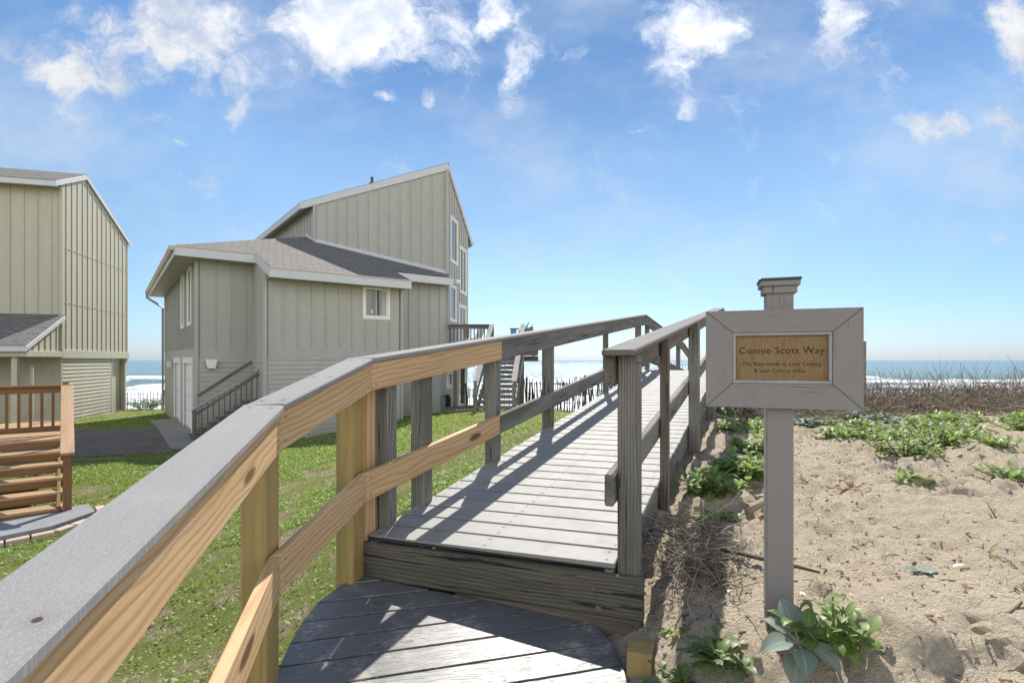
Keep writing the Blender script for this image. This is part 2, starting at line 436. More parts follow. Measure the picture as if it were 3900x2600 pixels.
# ------------------------------------------------------------------ terrain
CP = np.array([
 (-1.05,2.7,-1.36),(-1.1,2.0,-1.42),(-1.0,1.0,-1.5),(-.5,-1,-1.7),(0,1,-1.5),(0,2,-1.4),(0,0,-1.6),
 (-.85,3.15,-1.24),(-.2,4.05,-1.0),(.55,5.5,-.84),(1.3,7.0,-.72),(2.0,8.5,-.64),(2.5,9.8,-.8),(3.4,11.6,-1.3),
 (0,2.9,-1.25),(1.2,5,-.95),(2.5,8,-.75),(3,9.5,-.85),
 (-2,3.2,-1.74),(-1.8,5,-1.54),(-.9,6.5,-1.26),(.1,8.5,-1.12),(1.1,10.5,-1.2),
 (-4.5,5.2,-2.0),(-3.5,8,-1.88),(-2,11,-1.66),(-.5,14,-1.56),
 (-5.74,6.9,-2.05),(-8,9,-2.12),(-7,13,-2.26),(-6.3,16.6,-2.40),(-3,20.2,-2.03),(-.6,17.2,-1.62),(1.0,17.5,-1.66),(1.2,20,-1.88),(3,15,-1.7),
 (-10,15,-2.30),(-14,14,-2.30),(-18.2,21.8,-2.58),(-20,28,-2.68),(-14,20,-2.38),(-13,26,-2.5),(-22,30,-2.72),(-17,30,-2.7),(-25,12,-2.3),(-12,4,-2.2),(-6,1,-2.1),(-3,0,-1.95),(-3,-4,-2.),
 (0,25,-2.4),(-5,26,-2.45),(4,22,-2.4),
 (.62,2.3,-1.16),(.58,1.9,-1.22),(.72,1.4,-1.22),(.9,1.0,-1.2),(.97,1.97,-.935),(1.1,2.3,-.93),(1.3,1.5,-.88),(.86,2.6,-1.04),(1.15,3.3,-.98),
 (1.6,4.4,-.83),(2.1,5.6,-.76),(2.2,3.6,-.84),(3,3,-.76),(1.9,2.2,-.85),(2,1.2,-.8),(4.5,4.7,-.67),(3,6,-.76),(3,7.2,-.85),(5,7,-.73),
 (6,9,-.85),(8,8,-.75),(4,9,-1.0),(4.2,11,-1.42),(6,12,-1.42),(8,13,-1.45),(10,11,-1.25),(3,-2,-.9),(6,2,-.6),(12,5,-.6),(20,8,-.8),(20,14,-1.6),
] + [(x, y, z) for x in (-60, -40, -22, -8, 4, 16, 30, 50, 70) for (y, z) in ((32, -3.1), (42, -4.3), (52, -5.0), (75, -6.5), (200, -9))]
  + [(x, 26, -2.5) for x in (-60, -40)] + [(-50, 5, -2.2), (-50, -20, -2.2), (0, -20, -2.), (50, -20, -1.), (50, 10, -1.)], dtype=float)
def _k(a, b): return np.sqrt(((a[:, None, :] - b[None, :, :]) ** 2).sum(-1) + .04)
_K = _k(CP[:, :2], CP[:, :2]); _n = len(CP)
_A = np.zeros((_n + 1, _n + 1)); _A[:_n, :_n] = _K; _A[:_n, _n] = 1; _A[_n, :_n] = 1
_w = np.linalg.solve(_A, np.append(CP[:, 2], 0))
def ground(P):
    P = np.asarray(P, dtype=float).reshape(-1, 2); out = np.empty(len(P))
    for i in range(0, len(P), 20000):
        out[i:i + 20000] = _k(P[i:i + 20000], CP[:, :2]) @ _w[:_n] + _w[_n]
    return out
def gz(x, y): return float(ground([(x, y)])[0])

_perm = rng.random((64, 64))
def vnoise(x, y):
    xi = np.floor(x).astype(int); yi = np.floor(y).astype(int); fx = x - xi; fy = y - yi
    fx = fx * fx * (3 - 2 * fx); fy = fy * fy * (3 - 2 * fy)
    g = lambda a, b: _perm[a % 64, b % 64]
    return (g(xi, yi) * (1 - fx) + g(xi + 1, yi) * fx) * (1 - fy) + (g(xi, yi + 1) * (1 - fx) + g(xi + 1, yi + 1) * fx) * fy
def fbm(x, y, n=4):
    s = 0; a = .5
    for i in range(n):
        s = s + a * vnoise(x, y); x = x * 2.03 + 11.3; y = y * 2.03 + 5.7; a *= .5
    return s

# path edge lines of the boardwalk
AL, DL = (-.757, 2.82), (2.12, 8.74)
FR, DR = (.455, 2.38), (3.14, 8.25)
def side_of_path(x, y):
    """>0 right of the boardwalk, <0 left"""
    xl = np.interp(y, [-5, 1.93, 2.7, 8.7, 12.2, 14, 30], [.5, -.2, -.2, 2.6, 4.2, 4.9, 5.5])
    return x - xl
def sandmask(x, y):
    s = side_of_path(x, y)
    m = np.clip(s / .6 + .5, 0, 1)
    m = np.maximum(m, np.clip((y - 29.8) / 1.5, 0, 1))
    return m

_dr = np.random.default_rng(21); _DX = _dr.uniform(.9, 3.6, 70); _DY = _dr.uniform(1.2, 4.6, 70); _DA = _dr.uniform(0, 3.14, 70); _DD = _dr.uniform(.012, .035, 70)
def dents(x, y):
    out = np.zeros_like(x)
    for dx, dy, da, dd in zip(_DX, _DY, _DA, _DD):
        u_ = (x - dx) * math.cos(da) + (y - dy) * math.sin(da); v_ = -(x - dx) * math.sin(da) + (y - dy) * math.cos(da)
        q = (u_ / .12) ** 2 + (v_ / .055) ** 2
        out += -dd * np.exp(-q) + dd * .55 * np.exp(-(np.sqrt(q) - 1.55) ** 2 / .12)
    return out
def grid_lines(fine0, fine1, step, lo, hi, grow=1.12):
    mid = list(np.arange(fine0, fine1, step)); a = []; s = step; x = fine0
    while x > lo: s *= grow; x -= s; a.append(x)
    b = []; s = step; x = mid[-1]
    while x < hi: s *= grow; x += s; b.append(x)
    return np.array(a[::-1] + mid + b)
gx = np.unique(np.round(np.concatenate([grid_lines(-3.2, .3, .05, -900, .29), np.arange(.3, 4.0, .024), grid_lines(.3, 4.0, .03, .3, 900)]), 4)); gx = gx[np.insert(np.diff(gx) > .012, 0, True)]
gy = np.unique(np.round(np.concatenate([np.arange(.9, 4.6, .024), grid_lines(4.6, 8, .05, 4.6, 160), grid_lines(.85, .9, .05, -300, .9)]), 4)); gy = gy[np.insert(np.diff(gy) > .012, 0, True)]
GX, GY = np.meshgrid(gx, gy, indexing='ij'); P2 = np.c_[GX.ravel(), GY.ravel()]
GZ = ground(np.clip(P2, [-60, -20], [70, 200]))
sm = sandmask(P2[:, 0], P2[:, 1])
near = np.clip((14 - np.hypot(P2[:, 0], P2[:, 1])) / 6, 0, 1)
rel = (fbm(P2[:, 0] * 4, P2[:, 1] * 4, 4) - .47) * .14 + (np.abs(fbm(P2[:, 0] * 15, P2[:, 1] * 15, 3) - .44)) * .085 + np.clip(fbm(P2[:, 0] * 24, P2[:, 1] * 34, 2) - .44, 0, 1) * .055
GZ = GZ + near * rel * (.35 + .65 * sm) + dents(P2[:, 0], P2[:, 1]) * sm
GZ = GZ + (1 - near) * (fbm(P2[:, 0] * .6, P2[:, 1] * .6, 3) - .45) * .04
nx, ny = len(gx), len(gy)
idx = np.arange(nx * ny).reshape(nx, ny)
Q = np.stack([idx[:-1, :-1], idx[1:, :-1], idx[1:, 1:], idx[:-1, 1:]], -1).reshape(-1, 4)

def f_ground(t, b):
    P = t.node('ShaderNodeNewGeometry').outputs['Position']
    sd = t.attr('sand').outputs['Fac']
    n1 = t.noise(P, 1.3, 5); n2 = t.noise(P, 9., 5, .6); n3 = t.noise(P, 75., 4, .7); n4 = t.noise(P, 260., 2)
    sandc = t.mix(n1, (.50, .415, .30), (.575, .485, .36))
    sandc = t.mix(t.smooth(n3, .45, .7), sandc, (.65, .565, .435))
    sandc = t.mix(t.math('MULTIPLY', t.smooth(n3, .40, .29), .6), sandc, (.32, .235, .16))
    sandc = t.mix(t.math('MULTIPLY', t.smooth(n4, .38, .28), .4), sandc, (.20, .15, .11))
    sandc = t.mix(t.math('MULTIPLY', t.smooth(n2, .52, .72), .25), sandc, (.44, .34, .24))
    soil = t.mix(t.smooth(n2, .35, .65), (.30, .235, .15), (.42, .33, .225))
    soil = t.mix(t.smooth(n3, .46, .60), soil, (.11, .12, .035))
    gr = t.mix(n3, (.11, .14, .03), (.24, .26, .07))
    n5 = t.noise(P, 2.3, 5, .62)
    lawn = t.mix(t.smooth(n5, .48, .60), gr, soil)
    wet = t.smooth(t.sep(P)[2], -3.9, -4.7)
    m = t.smooth(t.math('ADD', sd, t.math('MULTIPLY', t.math('SUBTRACT', n2, .5), .8)), .4, .6)
    col = t.mix(m, lawn, sandc)
    col = t.mix(t.math('MULTIPLY', wet, .6), col, (.22, .17, .12))
    h = t.math('ADD', t.math('MULTIPLY', n3, .8), t.math('ADD', t.math('MULTIPLY', n2, 1.0), t.math('MULTIPLY', n4, .35)))
    setp(t, b, col, .92, .15, t.bump(h, 1.0, .032))
M['ground'] = mat('lawn soil and sand', f_ground)
o = np_mesh('ground', np.c_[P2, GZ], Q, M['ground'], fattr={'sand': sm})
struct(o, 'grassy lawn on the left turning to bare dune sand on the right', 'ground')

# ------------------------------------------------------------------ ocean
SEA = -5.0
ys = [44.0]
while ys[-1] < 190: ys.append(ys[-1] + .45 + (ys[-1] - 44) * .004)
s = ys[-1] - ys[-2]
while ys[-1] < 9000: s *= 1.12; ys.append(ys[-1] + s)
ys = np.array(ys); us = np.linspace(-1.25, 1.25, 260)
UU, YY = np.meshgrid(us, ys, indexing='ij'); XX = UU * YY * 1.05
ZZ = np.full_like(XX, SEA)
amp = np.clip(1 - (YY - 44) / 260, 0, 1)
ZZ += amp * .30 * (fbm(XX * .11 + 3, YY * .35, 3) - .45) * 2
foam = np.zeros_like(XX)
for (y0, hh, wd, th, seed) in ((57, .32, 1.6, .40, 1), (66, .45, 1.8, .44, 2), (79, .62, 2.2, .42, 3), (98, .7, 2.5, .50, 4), (124, .6, 3., .55, 5), (150, .5, 3., .62, 6)):
    yc = y0 + 5 * (fbm(XX * .03 + seed * 7.7, YY * 0 + seed, 3) - .45) * 2
    env = np.clip((fbm(XX * .045 + seed * 3.1, YY * 0 + seed * 9.3, 3) - (th - .22)) / .2, 0, 1)
    d = YY - yc
    prof = np.where(d < 0, np.exp(-(d / (wd * .55)) ** 2), np.exp(-(d / (wd * 1.5)) ** 2))
    ZZ += hh * env * prof
    foam = np.maximum(foam, np.clip(env * 1.3 - .2, 0, 1) * np.exp(-((d + wd * .3) / (wd * .7)) ** 2))
    foam = np.maximum(foam, .62 * np.clip(env * 1.6, 0, 1) * np.where(d < 0, np.exp(-((d + wd) / (wd * 2.6)) ** 2), 0))
foam = np.maximum(foam, .95 * np.clip((60 - YY) / 9, 0, 1))
nu, nyy = XX.shape; idx = np.arange(nu * nyy).reshape(nu, nyy)
Q = np.stack([idx[:-1, :-1], idx[1:, :-1], idx[1:, 1:], idx[:-1, 1:]], -1).reshape(-1, 4)
def f_ocean(t, b):
    g = t.node('ShaderNodeNewGeometry'); P = g.outputs['Position']; o = t.sep(P)
    fm = t.attr('foam').outputs['Fac']
    sv = t.xyz(t.math('MULTIPLY', o[0], .35), o[1], 0)
    n1 = t.noise(sv, .9, 6, .62); n2 = t.noise(sv, .055, 4, .6); n3 = t.noise(t.xyz(t.math('MULTIPLY', o[0], .25), o[1], 0), .28, 5, .65)
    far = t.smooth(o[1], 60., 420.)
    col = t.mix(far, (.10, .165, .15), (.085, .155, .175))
    col = t.mix(t.math('MULTIPLY', t.smooth(n2, .4, .65), .6), col, (.12, .20, .165))
    f = t.math('ADD', fm, t.math('MULTIPLY', t.math('SUBTRACT', n1, .52), 1.1))
    fmask = t.smooth(f, .42, .58)
    caps = t.math('MULTIPLY', t.smooth(n3, .665, .70), t.smooth(o[1], 900., 150.))
    fmask = t.math('MAXIMUM', fmask, t.math('MULTIPLY', caps, .8))
    col = t.mix(fmask, col, (.74, .77, .78))
    rough = t.math('ADD', .16, t.math('MULTIPLY', fmask, .6))
    w1 = t.noise(sv, .55, 4, .6); w2 = t.noise(sv, 2.2, 4, .65)
    hh = t.math('ADD', t.math('MULTIPLY', w1, 1.2), t.math('MULTIPLY', w2, .45))
    setp(t, b, col, rough, .5, t.bump(hh, 1.0, .55))
    b.inputs['IOR'].default_value = 1.33
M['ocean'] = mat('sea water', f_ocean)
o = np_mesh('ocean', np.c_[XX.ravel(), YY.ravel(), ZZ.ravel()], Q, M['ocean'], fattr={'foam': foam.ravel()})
struct(o, 'green blue sea with rows of white breakers', 'sea')

# ------------------------------------------------------------------ sheets lying on the ground
def sheet(name, poly, mat_, lift, thick=.03, step=.6):
    """polygon laid on the terrain; triangulated fan with subdivision"""
    bm = bmesh.new(); vs = [bm.verts.new((x, y, 0)) for x, y in poly]; bm.faces.new(vs)
    for _ in range(7):
        es = [e for e in bm.edges if e.calc_length() > step]
        if not es: break
        bmesh.ops.subdivide_edges(bm, edges=es, cuts=1, use_grid_fill=True)
        bmesh.ops.triangulate(bm, faces=[f for f in bm.faces if len(f.verts) > 4])
    bmesh.ops.triangulate(bm, faces=bm.faces[:])
    zz = ground([(v.co.x, v.co.y) for v in bm.verts])
    for v, z in zip(bm.verts, zz): v.co.z = z + lift
    bmesh.ops.solidify(bm, geom=bm.faces[:], thickness=thick) if thick else None
    me = bpy.data.meshes.new(name); bm.to_mesh(me); bm.free(); me.materials.append(mat_)
    o = bpy.data.objects.new(name, me); C.objects.link(o); return o
def f_asphalt(t, b):
    P = t.node('ShaderNodeNewGeometry').outputs['Position']
    n = t.noise(P, 60., 4, .7); n2 = t.noise(P, 1.5, 5); n3 = t.noise(P, 9., 4)
    col = t.mix(t.smooth(n, .35, .7), (.14, .12, .10), (.30, .265, .225))
    col = t.mix(t.math('MULTIPLY', t.smooth(n2, .4, .65), .5), col, (.20, .17, .14))
    col = t.mix(t.math('MULTIPLY', t.smooth(n3, .62, .7), .6), col, (.30, .26, .21))
    n4 = t.noise(P, 3.2, 6, .7); col = t.mix(t.math('MULTIPLY', t.smooth(n4, .5, .62), .6), col, (.10, .09, .08)); col = t.mix(t.math('MULTIPLY', t.smooth(n4, .40, .33), .55), col, (.31, .27, .22))
    setp(t, b, col, .9, .2, t.bump(n, 1.0, .04))
M['asphalt'] = mat('worn asphalt', f_asphalt)
DRIVE = [(-30, 11.0), (-14, 12.05), (-11.6, 12.1), (-10.4, 12.4), (-9.4, 12.7), (-8.35, 13.2), (-9.1, 14.6), (-10.25, 15.95), (-11.05, 17.3), (-12.3, 18.5), (-13.2, 18.25), (-14.4, 17.6), (-18, 17.3), (-30, 16)]
o = sheet('driveway', DRIVE, M['asphalt'], .035); struct(o, 'dark worn asphalt driveway between the two houses', 'driveway')

# ------------------------------------------------------------------ boardwalk
bw = thing('boardwalk', 'wooden boardwalk ramp with grey decking and mixed yellow and grey railings climbing towards the sea', 'boardwalk')
def lerp(a, b, t): return tuple(x + (y - x) * t for x, y in zip(a, b))

# upper ramp deck: boards fan between the left and right edge lines
zL0, zL1, zR0, zR1 = -.92, -.165, -.905, -.165
N = 43; mb = MB(); gap = .125
for i in range(N):
    t0, t1 = (i + gap / 2) / N, (i + 1 - gap / 2) / N
    j0, j1 = random.uniform(-.006, .006), random.uniform(-.006, .006)
    def L(t): return V((AL[0] + (DL[0] - AL[0]) * t - .0 + j0, AL[1] + (DL[1] - AL[1]) * t, zL0 + (zL1 - zL0) * t))
    def Rr(t):
        e = .10 if i > 0 else 0.0
        return V((FR[0] + (DR[0] - FR[0]) * t + j1 + e * .0, FR[1] + (DR[1] - FR[1]) * t, zR0 + (zR1 - zR0) * t))
    a, bq, c, d = L(t0), Rr(t0), Rr(t1), L(t1)
    mb.prism([a, bq, c, d], (0, 0, -.026), d=(bq - a), ch=.003)
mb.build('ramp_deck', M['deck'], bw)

# descending part beyond the crest, and the landing
E_L, E_R = (3.85, 12.25), (4.87, 11.76)
mb = MB()
for i in range(26):
    t0, t1 = (i + .02) / 26, (i + .98) / 26
    Lp = lambda t: V((DL[0] + (E_L[0] - DL[0]) * t, DL[1] + (E_L[1] - DL[1]) * t, -.165 - .34 * t))
    Rp = lambda t: V((DR[0] + (E_R[0] - DR[0]) * t, DR[1] + (E_R[1] - DR[1]) * t, -.165 - .34 * t))
    mb.prism([Lp(t0), Rp(t0), Rp(t1), Lp(t1)], (0, 0, -.026), d=(Rp(t0) - Lp(t0)))
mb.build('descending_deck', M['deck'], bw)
mb = MB()
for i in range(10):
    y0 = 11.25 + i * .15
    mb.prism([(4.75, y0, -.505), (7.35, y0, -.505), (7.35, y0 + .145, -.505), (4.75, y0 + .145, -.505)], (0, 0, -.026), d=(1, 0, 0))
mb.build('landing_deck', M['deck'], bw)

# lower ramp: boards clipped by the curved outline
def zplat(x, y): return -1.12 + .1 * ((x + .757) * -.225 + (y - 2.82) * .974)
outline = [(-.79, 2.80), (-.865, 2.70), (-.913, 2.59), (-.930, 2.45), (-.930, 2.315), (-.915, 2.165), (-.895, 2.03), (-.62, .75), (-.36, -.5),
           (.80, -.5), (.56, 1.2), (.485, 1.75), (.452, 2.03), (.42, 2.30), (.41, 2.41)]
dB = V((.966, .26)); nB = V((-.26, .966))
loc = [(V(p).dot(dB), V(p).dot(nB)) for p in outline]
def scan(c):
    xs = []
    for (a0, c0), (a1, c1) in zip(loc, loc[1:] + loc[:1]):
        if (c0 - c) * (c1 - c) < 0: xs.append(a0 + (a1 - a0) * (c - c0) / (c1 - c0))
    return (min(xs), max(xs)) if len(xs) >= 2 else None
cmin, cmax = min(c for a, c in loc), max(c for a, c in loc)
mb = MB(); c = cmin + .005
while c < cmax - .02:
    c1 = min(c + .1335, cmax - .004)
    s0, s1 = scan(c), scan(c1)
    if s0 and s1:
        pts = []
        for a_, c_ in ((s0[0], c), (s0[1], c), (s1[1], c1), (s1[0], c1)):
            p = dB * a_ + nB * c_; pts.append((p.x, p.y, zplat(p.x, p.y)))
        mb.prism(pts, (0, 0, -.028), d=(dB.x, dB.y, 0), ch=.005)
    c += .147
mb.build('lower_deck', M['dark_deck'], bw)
mb = MB()                                            # joists below the lower deck
for off in (.06, .6, 1.15):
    p0 = (-.85 + off, 2.3, zplat(-.85 + off, 2.3) - .10); p1 = (-.35 + off, 0, zplat(-.35 + off, 0) - .10)
    mb.board(p0, p1, .04, .14)
mb.build('joist', M['treated'], bw)

u = V((.416, .909, 0)); nrm = V((.909, -.416, 0))
fe = (V((FR[0], FR[1], 0)) - V((AL[0], AL[1], 0))).normalized(); fn_ = V((fe.y, -fe.x, 0))     # along the front edge / towards the camera
# step riser beam
a = V((AL[0], AL[1], zL0)) + fe * -.035 - fn_ * .005; b_ = V((FR[0], FR[1], zR0)) + fe * .125 - fn_ * .005
mb = MB(); segs = 14
mb.board(a + V((0, 0, -.125)), b_ + V((0, 0, -.135)), .05, .185, ch=.008)
mb.build('step_riser', M['beam'], bw)
mb = MB(); mb.board(a + V((.5, -.17, -.30)) - fn_ * .02, b_ + V((-.01, 0, -.30)) - fn_ * .02, .05, .13, ch=.01)
mb.build('step_beam', M['brown'], bw, label='dark rotten lower beam under the step')
for s_, dz, rr in ((1.235, -.20, .014), (1.215, -.115, .010), (1.22, -.15, .005), (1.225, -.175, .005), (1.04, -.115, .005), (1.05, -.15, .005), (.72, -.095, .005), (.72, -.13, .005), (.38, -.145, .005), (.30, -.09, .005)):
    p = a + fe * (s_ + .02) + V((0, 0, dz + .02)) + fn_ * .026
    mb = MB(); mb.tube([p, p + fn_ * .006], rr, 8); mb.build('bolt', M['brown'], bw)

# side stringers of the upper ramp
for (P0, P1, s_) in (((FR[0] - .02, FR[1] + .03, zR0), (DR[0] - .02, DR[1], zR1), 1), ((AL[0] + .03, AL[1], zL0), (DL[0] + .03, DL[1], zL1), -1)):
    mb = MB(); mb.board(V(P0) + V((0, 0, -.125)), V(P1) + V((0, 0, -.125)), .04, .19, ch=.005)
    mb.build('stringer', M['grey'], bw)

def post(x, y, z0, z1, w, m, rot=25.7, d=None, label=None, top=True):
    mb = MB(); r = R(-rot); fx = V((math.cos(r), math.sin(r), 0)); fy = V((-math.sin(r), math.cos(r), 0))
    mb.board((x, y, z0), (x, y, z1), w, d or w, up=fy, ch=.006)
    return mb.build('post', M[m], bw, label=label)

# --- left rail: polyline of the inner top edge of the cap
N0 = V((-.278, -.613, -.473)); B1 = V((-.819, 1.93, -.161)); J = V((-.70, 2.72, .009)); DT = V((2.175, 8.70, .732))
ET = DT + V((E_L[0] - DL[0], E_L[1] - DL[1], -.34)); FT = ET + V((1.0, 1.85, -.53))
def leftn(p, q):
    d = (q - p); d.z = 0; d.normalize(); return V((-d.y, d.x, 0))
def mit(p, q, r):
    a = (q - p).normalized(); b = (r - q).normalized(); n = a + b; n.z = 0; return n.normalized()
pl = [N0, B1, J, DT, ET, FT]
mitre = [None] + [mit(pl[i - 1], pl[i], pl[i + 1]) for i in range(1, 5)] + [None]
def offs(dist, dz):
    out = []
    for i, p in enumerate(pl):
        if i == 0: n = leftn(pl[0], pl[1])
        elif i == 5: n = leftn(pl[4], pl[5])
        else:
            n1, n2 = leftn(pl[i - 1], pl[i]), leftn(pl[i], pl[i + 1]); n = (n1 + n2).normalized(); n = n / n.dot(n1)
        out.append(p + n * dist + V((0, 0, dz)))
    return out
capc = offs(.069, -.0125); brd = offs(.031, -.097)
def seg(name, m, P, i, t0, t1, sw, sh, n0, n1, ch=.004, label=None):
    d = P[i + 1] - P[i]; g = .0022
    L = d.length
    a_ = P[i] + d * t0 + d.normalized() * g; b_ = P[i] + d * t1 - d.normalized() * g
    mb = MB(); mb.board(a_, b_, sw, sh, n0=n0, n1=n1, ch=ch); return mb.build(name, M[m], bw, label=label)
seg('rail_cap', 'cap', capc, 0, 0, 1, .142, .025, None, mitre[1], .005)
seg('rail_cap', 'cap', capc, 1, 0, 1, .142, .025, mitre[1], mitre[2], .005)
dd = (DT - J); perp = V((dd.x, dd.y, 0)).normalized()
seg('rail_cap', 'cap', capc, 2, 0, .385, .142, .025, mitre[2], perp, .004)
seg('rail_cap', 'cap', capc, 2, .385, 1, .142, .025, perp, mitre[3], .004)
seg('rail_cap', 'cap', capc, 3, 0, 1, .142, .025, mitre[3], mitre[4], .004)
seg('rail_cap', 'cap', capc, 4, 0, 1, .142, .025, mitre[4], None, .004)
seg('top_rail', 'pine', brd, 0, 0, 1, .038, .14, None, mitre[1], .003, 'new yellow pine top rail')
seg('top_rail', 'pine', brd, 1, 0, 1, .038, .14, mitre[1], mitre[2], .003, 'new yellow pine top rail')
seg('top_rail', 'pine', brd, 2, 0, .2218, .038, .14, mitre[2], perp, .003, 'new yellow pine top rail')
seg('top_rail', 'grey', brd, 2, .2218, 1, .038, .14, perp, mitre[3], .004, 'weathered grey top rail')
seg('top_rail', 'grey', brd, 3, 0, 1, .038, .14, mitre[3], mitre[4], .004, 'weathered grey top rail')
seg('top_rail', 'grey', brd, 4, 0, 1, .038, .14, mitre[4], None, .004, 'weathered grey top rail')
# mid rail
pm = offs(.031, 0)
zt = [-.703 - .312, -.703, -.572, .13, -.21, -.74]
for i in range(6): pm[i].z = zt[i] - .07
pm[2] = pm[2] + V((-.02, -.03, 0))
dm = V((pm[3].x - pm[2].x, pm[3].y - pm[2].y, 0)).normalized()
seg('mid_rail', 'pine', pm, 0, 0, 1, .038, .14, None, mitre[1], .003, 'new yellow pine mid rail')
seg('mid_rail', 'pine', pm, 1, 0, 1, .038, .14, mitre[1], mitre[2], .003, 'new yellow pine mid rail')
seg('mid_rail', 'pine', pm, 2, 0, .2218, .038, .14, mitre[2], dm, .003, 'new yellow pine mid rail')
seg('mid_rail', 'grey', pm, 2, .2218, .385, .038, .14, dm, dm, .005, 'weathered grey mid rail')
seg('mid_rail', 'grey', pm, 2, .385, 1, .038, .14, dm, mitre[3], .005, 'weathered grey mid rail')
seg('mid_rail', 'grey', pm, 3, 0, 1, .038, .14, mitre[3], mitre[4], .005, 'weathered grey mid rail')
seg('mid_rail', 'grey', pm, 4, 0, 1, .038, .14, mitre[4], None, .005, 'weathered grey mid rail')

def capz(i, t): return pl[i].z + (pl[i + 1].z - pl[i].z) * t
# left posts
post(-.925, 1.975, gz(-.93, 1.97) - .3, -.20, .098, 'treated', 2, label='new greenish treated post')
post(-.70, .60, gz(-.7, .6) - .3, -.36, .098, 'treated', -12, label='new greenish treated post')
post(-.835, 2.775, gz(-.84, 2.77) - .3, -.03, .103, 'treated', 14, label='new greenish treated post')
mb = MB(); mb.board((-.765, 2.875, -1.25), (-.765, 2.875, -.01), .032, .075, up=u); mb.build('post', M['pine'], bw, label='narrow new pine strip beside the post')
def on_left(t, off):
    p = J + (DT - J) * t; n = leftn(J, DT); return p + n * off
post(-.70, 2.965, -1.4, .0, .095, 'grey', 20, label='old grey post full of nail holes')
for t, w, m in ((.085, .096, 'grey'), (.225, .094, 'grey'), (.395, .092, 'grey'), (.685, .06, 'grey'), (.975, .085, 'grey')):
    p = on_left(t, .05 + .004 + w / 2 + .002)
    post(p.x, p.y, gz(p.x, p.y) - .3, p.z - .027, w, m, 25.7, label='weathered grey post')
for (i, t, w) in ((3, .12, .07), (3, .42, .075), (3, .62, .075), (3, .95, .085), (4, .6, .085)):
    p = pl[i] + (pl[i + 1] - pl[i]) * t; n = leftn(pl[i], pl[i + 1]); q = p + n * (.056 + w / 2)
    post(q.x, q.y, gz(q.x, q.y) - .3, p.z - .03, w, 'grey', 24, label='weathered grey post')

# --- right rail
def RE(t, dz, off): return V((FR[0] + (DR[0] - FR[0]) * t, FR[1] + (DR[1] - FR[1]) * t, zR0 + (zR1 - zR0) * t + dz)) + nrm * off
H = .955
def rseg(name, m, t0, t1, dz, off, sw, sh, ch=.004, ext0=0, label=None):
    a_, b_ = RE(t0, dz, off), RE(t1, dz, off); d = (b_ - a_).normalized(); hn = V((d.x, d.y, 0)).normalized()
    mb = MB(); mb.board(a_ - d * ext0 + d * .0015, b_ - d * .0015, sw, sh, n0=hn, n1=hn, ch=ch); return mb.build(name, M[m], bw, label=label)
rseg('rail_cap', 'cap_dark', 0, .395, H - .0125, .03, .146, .026, .006, ext0=.07)
rseg('rail_cap', 'cap_dark', .395, 1.0, H - .0125, .03, .146, .026, .006)
rseg('top_rail', 'brown', 0, .395, H - .097, -.022, .042, .14, .005, ext0=.03, label='brown weathered top rail')
rseg('top_rail', 'grey', .395, 1.0, H - .097, -.022, .042, .14, .005)
rseg('mid_rail', 'grey', 0, .40, .40 - .07, -.022, .042, .14, .007, ext0=.02)
rseg('mid_rail', 'grey', .40, 1.0, .40 - .07, -.022, .042, .14, .007)
p = V((FR[0], FR[1], 0)) + nrm * .05 + u * .072
post(p.x, p.y, gz(p.x, p.y) - .4, zR0 + H - .03, .091, 'grey', 25.7, label='tall weathered grey end post at the step')
p = RE(.185, 0, .0); q = p + nrm * .032
post(q.x, q.y, gz(q.x, q.y) - .3, p.z + H - .026, .055, 'brown', 25.7, d=.05, label='thin brown post')
for t in (.43, .72, .985):
    p = RE(t, 0, 0); q = p + nrm * .049
    post(q.x, q.y, gz(q.x, q.y) - .3, p.z + H - .026, .09, 'grey', 25.7, label='weathered grey post')
# descending right rail and landing rails
def rail_run(P, Q, posts, m='grey'):
    P, Q = V(P), V(Q); d = Q - P
    mb = MB(); mb.board(P + V((0, 0, -.0125)), Q + V((0, 0, -.0125)), .142, .025); mb.build('rail_cap', M['cap'], bw)
    n = leftn(P, Q)
    mb = MB(); mb.board(P + V((0, 0, -.097)) + n * .03, Q + V((0, 0, -.097)) + n * .03, .038, .14); mb.build('top_rail', M[m], bw)
    mb = MB(); mb.board(P + V((0, 0, -.61)) + n * .03, Q + V((0, 0, -.61)) + n * .03, .038, .14); mb.build('mid_rail', M[m], bw)
    for t in posts:
        p = P + d * t - n * .035
        post(p.x, p.y, gz(p.x, p.y) - .3, p.z - .027, .09, m, math.degrees(math.atan2(d.x, d.y)))
rail_run((DR[0] + .04, DR[1], .775), (4.72, 11.25, .45), (.35, .68, .98))
rail_run((7.31, 11.2, .385), (7.31, 12.75, .385), (.04, .96))
rail_run((4.85, 11.22, .385), (7.33, 11.22, .385), (.5,))
rail_run((7.33, 12.75, .385), (4.9, 12.75, .385), (.02, .5, .98))
mb = MB()
for (A_, B_) in (((4.75, 11.23, -.63), (7.38, 11.23, -.63)), ((4.75, 12.74, -.63), (7.38, 12.74, -.63)), ((7.37, 11.25, -.63), (7.37, 12.72, -.63))):
    mb.board(A_, B_, .04, .19)
mb.build('fascia', M['brown'], bw)
for (x, y) in ((4.42, 11.35), (4.78, 11.3), (5.05, 11.55), (5.0, 12.7)):
    post(x, y, gz(x, y) - .3, -.53, .13, 'brown', 0, label='thick brown pile under the landing')
mb = MB()
mb.board((4.2, 11.5, -.75), (5.05, 11.62, -.75), .04, .2); mb.board((4.2, 11.45, -1.35), (5.05, 11.55, -.85), .03, .09); mb.board((4.75, 11.62, -1.05), (5.06, 11.62, -1.05), .03, .42)
for k in range(5): mb.board((3.95 + k * .07, 11.62, -1.45), (3.95 + k * .07, 11.62, -.7), .02, .035)
